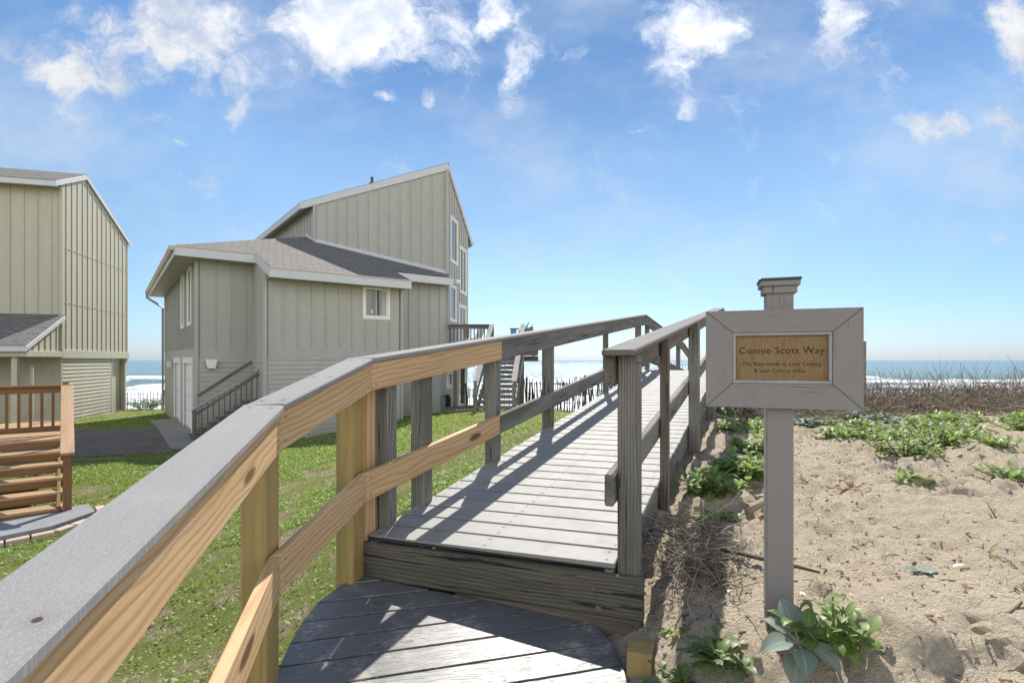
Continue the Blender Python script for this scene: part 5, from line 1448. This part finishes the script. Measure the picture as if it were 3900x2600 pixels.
mb = MB(); mb.tube([(1.42, 3.25, z(1.42, 3.25)), (1.56, 3.30, z(1.56, 3.3) + .03), (1.68, 3.42, z(1.68, 3.42) + .03), (1.78, 3.45, z(1.78, 3.45))], [.018, .016, .013, .006], 7)
mb.tube([(1.5, 3.22, z(1.5, 3.22)), (1.60, 3.33, z(1.6, 3.33) + .02), (1.66, 3.36, z(1.66, 3.36) + .05)], [.012, .012, .008], 7)
o = mb.build('stick', M['drift'], None, smooth=True); tag(o, 'pale forked dry stick on the sand just left of the sign post', 'stick')

# ------------------------------------------------------------------ leafy plants
def leaf_geo(base, direction, up, L, W, droop=.4, fold=.25, rows=5, shape='ob'):
    """curved leaf blade: (verts, quads, grain)"""
    d = V(direction).normalized(); upv = V(up); side = d.cross(upv)
    if side.length < 1e-3: side = V((1, 0, 0))
    side.normalize(); nn = side.cross(d).normalized(); p = V(base); vs = []; gs = []
    wprof = {'ob': (.10, .55, .92, 1.0, .72, .04), 'ov': (.18, .82, 1.0, .85, .5, .03), 'la': (.35, .8, 1.0, .8, .45, .03), 'bl': (.8, 1.0, .9, .75, .5, .05)}[shape]
    for k in range(rows + 1):
        t = k / rows; w = W / 2 * wprof[k]
        for sgn in (-1, 0, 1):
            q = p + side * (sgn * w) + nn * (abs(sgn) * w * fold)
            vs.append(q); gs.append((t, sgn * .5, 0))
        an = -droop / rows * (1 + t)
        d = (d * math.cos(an) + nn * math.sin(an)).normalized(); nn = side.cross(d).normalized(); p = p + d * (L / rows)
    qs = []
    for k in range(rows):
        for i in range(2):
            a = k * 3 + i; qs.append((a, a + 1, a + 4, a + 3))
    return vs, qs, gs
class Leaves:
    def __init__(s): s.v = []; s.f = []; s.g = []; s.r = []
    def add(s, *a, **k):
        vs, qs, gs = leaf_geo(*a, **k); b = len(s.v); s.v += vs; s.g += gs; s.r += [random.random()] * len(vs); s.f += [tuple(b + i for i in q) for q in qs]
    def build(s, name, m, parent): return link_mesh(name, s.v, s.f, m, parent, True, {'grain': s.g}, {'rnd': s.r})

def leafy_plant(x, y, label, stems=9, height=.22, spread=.2, L=.085, W=.036, m='leaf', per=8, shape='ob', seed=1, group=None, name='leafy_plant', lift=0, zoff=None):
    rr = random.Random(seed); random.seed(seed)
    root = thing(name, label, 'plant', group=group); lv = Leaves(); sb = MB(); zb = (gz(x, y) if zoff is None else zoff) - .01
    for i in range(stems):
        az = rr.uniform(0, 2 * math.pi); out = spread * math.sqrt(rr.random()); hh_ = height * rr.uniform(.55, 1.1) * (1 - .45 * (out / spread))
        b0 = V((x + math.cos(az) * out * .25, y + math.sin(az) * out * .25, zb)); tip = V((x + math.cos(az) * out, y + math.sin(az) * out, zb + hh_ + lift))
        mid = b0.lerp(tip, .5) + V((math.cos(az) * out * .1, math.sin(az) * out * .1, hh_ * .12))
        sb.tube([b0, mid, tip], [.0045, .004, .003], 5)
        ph = rr.uniform(0, 6.28)
        for k in range(per):
            t = .25 + .75 * (k + .5) / per; p = b0.lerp(mid, t * 2) if t < .5 else mid.lerp(tip, t * 2 - 1)
            a2 = ph + k * 2.4 + rr.uniform(-.4, .4); el = rr.uniform(.05, .5) + .75 * max(0, t - .55) / .45 * rr.uniform(.5, 1.2)
            d = V((math.cos(a2) * math.cos(el), math.sin(a2) * math.cos(el), math.sin(el))); s_ = rr.uniform(.65, 1.15) * (1 - .25 * max(0, t - .7))
            lv.add(p, d, (0, 0, 1), L * s_, W * s_ * rr.uniform(.85, 1.15), droop=rr.uniform(.1, .9), fold=rr.uniform(.05, .4), shape=shape)
    lv.build('leaves', M[m], root); sb.build('stems', M['leaf_dull'], root)
    return root
def rosette(x, y, label, n=16, L=.075, W=.034, m='leaf_dull', seed=1, group=None, el=(.1, .9), shape='ob', name='leafy_plant'):
    rr = random.Random(seed); random.seed(seed); root = thing(name, label, 'plant', group=group); lv = Leaves(); zb = gz(x, y) + .005
    for i in range(n):
        a = i * 2.4 + rr.uniform(-.3, .3); e = rr.uniform(*el); r0 = rr.uniform(0, .035); d = V((math.cos(a) * math.cos(e), math.sin(a) * math.cos(e), math.sin(e)))
        s_ = rr.uniform(.6, 1.2); lv.add((x + math.cos(a) * r0, y + math.sin(a) * r0, zb), d, (0, 0, 1), L * s_, W * s_, droop=rr.uniform(.2, 1.0), fold=rr.uniform(.05, .4), shape=shape)
    lv.build('leaves', M[m], root); return root
def sprout(x, y, label, n=5, h=.13, seed=1, m='sprout'):
    rr = random.Random(seed); random.seed(seed); lv = Leaves(); zb = gz(x, y) - .005
    for i in range(n):
        a = rr.uniform(0, 6.28); e = rr.uniform(.35, 1.4); d = V((math.cos(a) * math.cos(e), math.sin(a) * math.cos(e), math.sin(e)))
        lv.add((x + rr.uniform(-.01, .01), y + rr.uniform(-.01, .01), zb), d, (0, 0, 1), h * rr.uniform(.6, 1.3), .0085, droop=rr.uniform(.4, 1.7), fold=.3, shape='bl')
    o = lv.build('grass_sprout', M[m], None); return tag(o, label, 'grass')

# the two plants at the foot of the sign
root = thing('leafy_plant', 'plant with big flat grey green leaves directly before the sign post foot', 'plant')
lv = Leaves(); sb = MB(); bx, by = .925, 1.735; bz = gz(bx, by)
random.seed(5)
hub = V((bx - .01, by - .02, bz + .105)); sb.tube([(bx, by, bz - .02), (bx - .01, by - .01, bz + .07), hub], [.007, .006, .005], 6)
for az, el, Ls, Ws, dr in ((95, .95, .15, .125, .25), (200, .25, .16, .10, .5), (255, -.15, .12, .10, .6), (318, -.05, .15, .11, .7), (20, .35, .13, .10, .5), (140, .6, .12, .09, .4), (235, -.75, .14, .11, .3)):
    a = R(az); d = V((math.cos(a) * math.cos(el), math.sin(a) * math.cos(el), math.sin(el))); p = hub + d * .02
    sb.tube([hub, p + d * .02], .003, 5); lv.add(p + d * .012, d, (0, -.35, 1), Ls * .74, Ws * .70, droop=dr * 1.2, fold=.32, shape='ov')
lv.build('leaves', M['leaf_grey'], root); sb.build('stem', M['leaf_grey'], root)
leafy_plant(1.045, 1.74, 'bushy bright green plant at the right of the sign post foot', stems=15, height=.185, spread=.14, L=.076, W=.035, per=7, shape='ob', seed=11)
# low plants in front of it
leafy_plant(.77, 1.94, 'low spreading dull green plant in the shade left of the big grey green leaves', stems=15, height=.10, spread=.15, L=.075, W=.034, per=6, m='leaf_dull', seed=21)
leafy_plant(.615, 1.97, 'low dark green weed next to the sawn-off yellow post', stems=10, height=.06, spread=.11, L=.065, W=.03, per=5, m='leaf_dull', seed=22)
rosette(.685, 2.2, 'small pale green sprout standing alone between shadow stripes on the sand', n=14, L=.06, W=.026, m='leaf', seed=23, el=(.2, 1.3))
rosette(.66, 2.26, 'round leaved seedling creeping on the sand below the small pale green sprout', n=6, L=.05, W=.04, seed=24, el=(.0, .5), shape='ov')
rosette(.80, 1.72, 'small weed at the lower edge of the picture under the grey green leaves', n=9, L=.06, W=.04, seed=25, shape='ov')
# clump against the ramp
for x, y, lab, st_, h_, sp_, L_, W_, sd_ in (
   (1.36, 3.62, 'dense fresh green plant leaning on the ramp edge behind the thin brown rail post', 24, .24, .24, .095, .045, 31),
   (1.72, 3.95, 'broad leaved green plant in the middle of the clump between ramp and sign', 22, .19, .26, .11, .055, 32),
   (2.12, 4.70, 'tall bushy green plant at the back of the clump behind the sign', 20, .15, .26, .10, .04, 33),
   (1.22, 3.20, 'small low plant at the front of the clump by the brown post foot', 8, .08, .14, .07, .035, 34)):
    leafy_plant(x, y, lab, stems=st_, height=h_, spread=sp_, L=L_, W=W_, per=8, seed=sd_)
rosette(1.80, 4.0, 'large bluish leaved weed tucked behind the ramp post', n=14, L=.2, W=.10, m='leaf_grey', seed=35, el=(.4, 1.2), shape='ov')
# dune plants on the right
dune = [(3.03, 4.15, 'rounded bright green plant, lowest and nearest of the row right of the sign', 24, .20, .28, .095, .034),
        (3.50, 4.45, 'bright green plant to the right of the lowest one on the sand', 22, .21, .26, .095, .036),
        (3.20, 5.2, 'olive green plant just right of the sign board corner', 20, .17, .34, .11, .04),
        (3.75, 5.35, 'flat spreading plant in the middle of the green dune patch', 20, .16, .36, .12, .045),
        (4.25, 5.15, 'yellowish green plant at the right of the middle dune patch', 18, .16, .34, .11, .042),
        (4.75, 5.0, 'plant with pale edged leaves below the right end of the brush belt', 22, .22, .24, .10, .04),
        (5.1, 5.35, 'tallest dune plant near the right edge of the picture', 22, .27, .22, .10, .038),
        (5.35, 5.5, 'leafy plant cut by the right edge of the picture', 18, .18, .25, .10, .04),
        (3.3, 6.1, 'grey leaved plant against the dry brush, left one', 18, .24, .30, .13, .06),
        (4.2, 6.25, 'grey leaved plant against the dry brush, right one', 18, .24, .30, .13, .06),
        (2.62, 5.75, 'fine leaved green plant just beside the sign post under the board', 18, .20, .26, .09, .03),
        (2.35, 5.55, 'yellow green plant left of the sign post under the board', 20, .26, .24, .11, .034),
        (2.95, 6.5, 'low green plant before the pale twigs right of the sign post', 18, .18, .32, .09, .03),
        (3.6, 5.75, 'green plant behind the middle of the dune patch', 20, .2, .32, .11, .04), (4.5, 5.75, 'green plant in the back row of the dune patch, right half', 20, .2, .32, .11, .04),
        (4.9, 5.9, 'green plant in the back row right under the brush near the edge', 20, .22, .3, .11, .04),
        (3.4, 4.85, 'flat green plant between the lowest plant and the middle patch', 18, .13, .26, .1, .036), (4.0, 4.8, 'small yellow green plant on the sand right of the second plant', 16, .12, .22, .09, .034),
        (3.15, 3.45, 'low loose green plant near the right edge, halfway down the sand', 10, .12, .15, .08, .03), (3.9, 4.25, 'loose green plant at the right edge below the dune patch', 12, .16, .18, .09, .034),
        (2.6, 3.5, 'sparse little green plant on the sand below the dune patch', 8, .10, .13, .08, .03)]
for i, (x, y, lab, st_, h_, sp_, L_, W_) in enumerate(dune):
    if i > 1: h_ *= .58 if y > 5.1 else .75
    leafy_plant(x, y, lab, stems=st_, height=h_, spread=sp_, L=L_, W=W_, per=7, seed=50 + i, m='leaf_dull' if i in (3, 4, 12) else ('leaf_grey' if i in (8, 9) else 'leaf'), group='leafy dune plants right of the boardwalk')
leafy_plant(3.05, 7.3, 'dark bush against the bright water under the sign board', stems=26, height=.42, spread=.30, L=.07, W=.022, per=9, seed=71, m='leaf_dull', name='bush')
leafy_plant(3.35, 8.4, 'dark green growth at the foot of the boardwalk piles', stems=26, height=.30, spread=.5, L=.12, W=.03, per=8, seed=72, m='leaf_dull', name='bush')
leafy_plant(-19.6, 28.9, 'dark green shrub before the sand fence between the houses', stems=60, height=.75, spread=.95, L=.16, W=.075, per=9, seed=73, m='leaf_dull', name='shrub')
leafy_plant(4.3, 10.2, 'green growth in the shade under the far landing', stems=26, height=.35, spread=.6, L=.12, W=.03, per=8, seed=74, m='leaf_dull', name='bush')
# grass sprouts and bits on the sand
for i, (x, y, n_, h_, lab) in enumerate(((2.021, 3.6, 6, .17, 'grass sprout with arching blades on the sand right of the sign post'), (2.079, 3.9, 4, .13, 'thin grass sprout close to the right side of the sign post'),  # x of each sprout computed from its image pixel column at a chosen depth
      (2.173, 3.3, 6, .17, 'grass sprout left of the lowest bright green dune plant'), (1.464, 1.75, 4, .13, 'single tall grass sprout on the open sand at the right'),
      (2.026, 2.3, 7, .15, 'grass tuft with a dry stub at the right of the open sand, nearer one'), (2.433, 2.7, 7, .15, 'grass tuft near the right edge, farther of the two tufts'),
      (2.150, 2.7, 4, .11, 'small grass sprout below the green dune patch'), (1.677, 2.3, 3, .08, 'tiny grass sprout in the middle of the open sand'), (1.774, 1.9, 6, .2, 'long trailing grass blades at the right edge of the sand'),
      (2.728, 4.3, 7, .22, 'tall grass sprout in front of the olive dune plant'))):
    sprout(x, y, lab, n_, h_, seed=80 + i)
rosette(1.60, 2.12, 'grey green curled seedling alone on the open sand', n=5, L=.06, W=.05, m='leaf_grey', seed=95, el=(.3, 1.2), shape='ov')
rosette(1.08, 3.02 + .0, 'single round leaf seedling on the shaded sand by the twig heap', n=4, L=.05, W=.04, seed=96, el=(.1, .8), shape='ov')
rosette(2.2, 2.75, 'two leaved seedling right of the middle of the open sand', n=4, L=.055, W=.032, seed=97, el=(.1, .8))
rosette(1.68, 1.47, 'tiny seedling near the bottom right corner', n=5, L=.035, W=.02, seed=98, el=(.2, 1.0))
def dryleaf(x, y, L, W, az, el, label, m='dryleaf', name='dry_leaf', cat='leaf', droop=1.2, fold=.7):
    lv = Leaves(); lv.add((x, y, gz(x, y) + relief(np.array([x]), np.array([y]))[0] + .012), (math.cos(az) * math.cos(el), math.sin(az) * math.cos(el), math.sin(el)), (0, 0, 1), L, W, droop=droop, fold=fold, shape='ov')
    o = lv.build(name, M[m], None); tag(o, label, cat)
dryleaf(2.07, 3.42, .13, .05, .3, .25, 'curled brown dead leaf on the sand right of the sign post')
dryleaf(2.16, 3.44, .10, .06, 1.4, 1.1, 'upright brown dead leaf behind the curled one')
dryleaf(1.42, 2.95, .09, .06, 1.9, .9, 'grey dead leaf standing in the sand left of the sign post')
dryleaf(1.72, 2.1, .06, .022, .1, .15, 'pale rolled dry leaf on the sand at the right', 'shell', droop=.1)
dryleaf(1.60, 1.62, .05, .025, 1.5, .3, 'small pale dry chip on the sand below the seedling', 'shell', droop=.2, fold=.3)
dryleaf(1.10, 2.03, .03, .02, 1.4, .4, 'white shell chip on the sand right of the sign post', 'shell', 'shell', 'shell', .2, .2)
dryleaf(.93, 2.32, .03, .025, .4, .5, 'white pebble like shell under the twig heap', 'shell', 'shell', 'shell', .5, .5)
# clod of sand with rotten wood at the right edge
root = thing('driftwood_stump', 'eroded sand clod with a rotten brown stump at the right edge', 'stump')
bm = bmesh.new(); bmesh.ops.create_icosphere(bm, subdivisions=4, radius=1)
cx_, cy_ = 1.58, 1.60
for v_ in bm.verts:
    q = v_.co.copy(); n_ = fbm(np.array([q.x * 2.3 + 4]), np.array([q.y * 2.3 + q.z * 1.7 + 9]), 4)[0]
    f = .75 + .6 * n_
    v_.co = V((cx_ + q.x * .17 * f, cy_ + q.y * .20 * f, gz(1.5, 1.62) - .03 + q.z * .085 * f + (q.z > 0) * .02))
me = bpy.data.meshes.new('sand_clod'); bm.to_mesh(me); bm.free(); me.materials.append(M['ground'])
at_ = me.attributes.new('sand', 'FLOAT', 'POINT'); at_.data.foreach_set('value', np.ones(len(me.vertices), dtype=np.float32))
o = bpy.data.objects.new('sand_clod', me); C.objects.link(o); o.parent = root
zb = gz(1.5, 1.62)
mb = MB()
for pts in ([(1.455, 1.62, zb + .01), (1.475, 1.63, zb + .045), (1.515, 1.64, zb + .055), (1.56, 1.65, zb + .085)], [(1.47, 1.63, zb + .04), (1.52, 1.62, zb + .04), (1.60, 1.62, zb + .03)], [(1.43, 1.58, zb - .06), (1.445, 1.59, zb - .01), (1.46, 1.62, zb + .02)], [(1.47, 1.55, zb - .08), (1.47, 1.57, zb - .02), (1.475, 1.61, zb + .03)], [(1.52, 1.52, zb - .08), (1.51, 1.55, zb - .01), (1.50, 1.60, zb + .03)]):
    mb.tube(pts, [.014, .013, .010, .006][:len(pts)], 7)
mb.build('root', M['drift'], root, smooth=True)

# ------------------------------------------------------------------ every thing gets its origin at its own base
bpy.context.view_layer.update()
for root in [o for o in C.objects if o.parent is None and o.get('category') and o.get('kind') != 'structure']:
    fam = [root] + list(root.children_recursive); ms = [o for o in fam if o.type == 'MESH']
    if not ms: continue
    lo = [1e9] * 3; hi = [-1e9] * 3
    for o in ms:
        n_ = len(o.data.vertices); co_ = np.empty(n_ * 3, np.float32); o.data.vertices.foreach_get('co', co_); co_ = co_.reshape(-1, 3)
        lo = np.minimum(lo, co_.min(0)); hi = np.maximum(hi, co_.max(0))
    base_ = V((float(lo[0] + hi[0]) / 2, float(lo[1] + hi[1]) / 2, float(lo[2])))
    for o in ms: o.data.transform(Matrix.Translation(-base_)); o.data.update()
    root.location = root.location + base_

# ------------------------------------------------------------------ sky, sun, camera
SUN_AZ, SUN_EL = 6.0, 47.0
w = bpy.data.worlds.new('World'); bpy.context.scene.world = w; w.use_nodes = True
t = NT(w.node_tree); bgn = w.node_tree.nodes['Background']
sky = t.node('ShaderNodeTexSky', sky_type='NISHITA'); sky.sun_disc = False; sky.sun_elevation = R(SUN_EL); sky.sun_rotation = R(SUN_AZ)
sky.air_density = 1.0; sky.dust_density = .6; sky.ozone_density = 2.0
dirv = t.node('ShaderNodeTexCoord').outputs['Generated']; ds = t.sep(dirv)
yy = t.math('MAXIMUM', ds[1], .05)
UV = t.xyz(t.math('DIVIDE', ds[0], yy), t.math('DIVIDE', ds[2], yy), 0)
clouds = [((-0.790, 0.539), (0.187, 0.085), 1), ((-0.778, 0.628), (0.101, 0.032), 0.55), ((-0.583, 0.604), (0.128, 0.112), 1), ((-0.498, 0.539), (0.101, 0.064), 0.8), ((-0.280, 0.624), (0.198, 0.107), 1.15), ((-0.102, 0.600), (0.075, 0.080), 0.6), ((-0.033, 0.628), (0.048, 0.064), 0.8), ((0.007, 0.555), (0.053, 0.085), 0.9), ((0.343, 0.620), (0.133, 0.085), 0.95), ((0.319, 0.559), (0.075, 0.075), 0.75), ((0.606, 0.632), (0.080, 0.080), 0.85), ((0.788, 0.438), (0.091, 0.034), 0.8), ((0.938, 0.595), (0.059, 0.128), 0.95), ((0.942, 0.434), (0.075, 0.059), 0.6), ((-0.506, 0.462), (0.045, 0.041), 0.7), ((-0.246, 0.489), (0.028, 0.015), 0.65), ((-0.170, 0.489), (0.023, 0.017), 0.7), ((0.320, 0.464), (0.036, 0.023), 0.65), ((0.246, 0.427), (0.021, 0.017), 0.45), ((-0.667, 0.451), (0.048, 0.019), 0.6), ((-0.624, 0.407), (0.023, 0.011), 0.55), ((-0.432, 0.547), (0.021, 0.026), 0.5), ((-0.951, 0.579), (0.043, 0.032), 0.5)]   # (east, height) and half sizes, both from image pixels, as tangents from due north
mask = None
wn_ = t.noise(t.vm('ADD', UV, (3.1, 7.7, 0)), 7.0, 5, .6); wn2 = t.noise(t.vm('ADD', UV, (9.1, 1.7, 0)), 7.0, 5, .6)
UVw = t.vm('ADD', UV, t.xyz(t.math('MULTIPLY', t.math('SUBTRACT', wn_, .5), .13), t.math('MULTIPLY', t.math('SUBTRACT', wn2, .5), .13), 0))
for (cx_, cy_), (rx, ry), st_ in clouds:
    c_ = (cx_, cy_, 0)
    q = t.vm('MULTIPLY', t.vm('SUBTRACT', UVw, c_), (1 / rx, 1 / ry, 0)); l_ = t.vm('LENGTH', q)
    m_ = t.math('MULTIPLY', t.smooth(l_, 1.3, .1), st_)
    mask = m_ if mask is None else t.math('MAXIMUM', mask, m_)
n_big = t.noise(t.vm('MULTIPLY', UVw, (1., 1.25, 0)), 8.0, 10, .68, .25)
dens = t.math('ADD', t.math('MULTIPLY', mask, 1.6), t.math('MULTIPLY', t.math('SUBTRACT', n_big, .5), 4.8))
dens = t.math('POWER', t.smooth(dens, .15, 1.7), 1.25)
# thin veils
veil = t.math('MULTIPLY', t.smooth(t.noise(t.vm('MULTIPLY', UV, (1., 1.6, 0)), 2.6, 6, .6), .40, .75), .5)
front = t.smooth(ds[1], .05, .3)
dens = t.math('MULTIPLY', dens, front)
el_ = t.math('MULTIPLY', t.math('MULTIPLY', t.smooth(ds[2], .05, .25), veil), front)
skyc = sky.outputs[0]
SUNV = (math.sin(R(SUN_AZ)) * math.cos(R(SUN_EL)), math.cos(R(SUN_AZ)) * math.cos(R(SUN_EL)), math.sin(R(SUN_EL)))
sdot = t.vm('DOT_PRODUCT', dirv, SUNV)
SKYTINT = t.ramp(t.math('MAXIMUM', ds[2], 0.0), [(0, (.315, .40, .61)), (.05, (.31, .39, .54)), (.1, (.315, .39, .485)), (.2, (.345, .41, .445)), (.34, (.37, .45, .49)), (.5, (.28, .395, .495)), (.75, (.34, .44, .52)), (1, (.4, .5, .6))])
aure = t.ramp(t.math('MAXIMUM', sdot, 0.0), [(0, (1, 1, 1)), (.78, (1, 1, 1)), (.89, (.66, .74, .80)), (.955, (.42, .52, .62)), (1, (.35, .42, .5))])
skyt = t.mix(1.0, t.mix(1.0, skyc, SKYTINT, 'MULTIPLY'), aure, 'MULTIPLY')
rear_fill = t.mix(t.math('MULTIPLY', t.smooth(t.noise(t.vm('MULTIPLY', dirv, (1., 1., 1.6)), 3.2, 6, .6), .38, .52), t.smooth(ds[2], .75, .45)), t.mix(1.0, skyc, (.7, .7, .7), 'MULTIPLY'), (7.4, 7.4, 7.3))  # bright clouds added behind the camera, unseen, to fill the shaded walls
skyt = t.mix(t.smooth(ds[1], .15, -.25), skyt, rear_fill)
glow = t.math('ADD', 3.25, t.math('MULTIPLY', t.smooth(sdot, .75, 1.0), 1.2))
shade_n = t.noise(t.vm('ADD', UV, (.0, .035, 0)), 9.0, 6, .6, .3)
cl = t.mix(t.smooth(shade_n, .35, .7), (.99, .99, 1.0), (.56, .65, .80))
cloudc = t.vm('SCALE', cl, scale=glow)
skyv = t.mix(el_, skyt, t.vm('SCALE', (.85, .94, 1.06), scale=3.0))
fin = t.mix(dens, skyv, cloudc)
t.l.new(fin, bgn.inputs['Color']); bgn.inputs['Strength'].default_value = .15

sun = bpy.data.lights.new('sun', 'SUN'); sun.energy = 3.9; sun.angle = R(.53); sun.color = (1.0, .95, .87)
so = bpy.data.objects.new('sun', sun); C.objects.link(so)
tosun = V((math.sin(R(SUN_AZ)) * math.cos(R(SUN_EL)), math.cos(R(SUN_AZ)) * math.cos(R(SUN_EL)), math.sin(R(SUN_EL))))
so.rotation_euler = tosun.to_track_quat('Z', 'Y').to_euler()

cam = bpy.data.cameras.new('camera'); co = bpy.data.objects.new('camera', cam); C.objects.link(co)
cam.sensor_width = 36; cam.lens = 36 * 1236 / 2352; cam.shift_y = 42 / 2352; cam.clip_start = .02; cam.clip_end = 20000
co.location = (0, 0, 0); co.rotation_euler = (R(90), 0, 0)
sc = bpy.context.scene; sc.camera = co
sc.view_settings.view_transform = 'Standard'; sc.view_settings.look = 'None'; sc.view_settings.exposure = .92; sc.view_settings.gamma = 1.0
sc.cycles.max_bounces = 6; sc.cycles.sample_clamp_indirect = 6; sc.cycles.use_denoising = True
sc.render.film_transparent = False
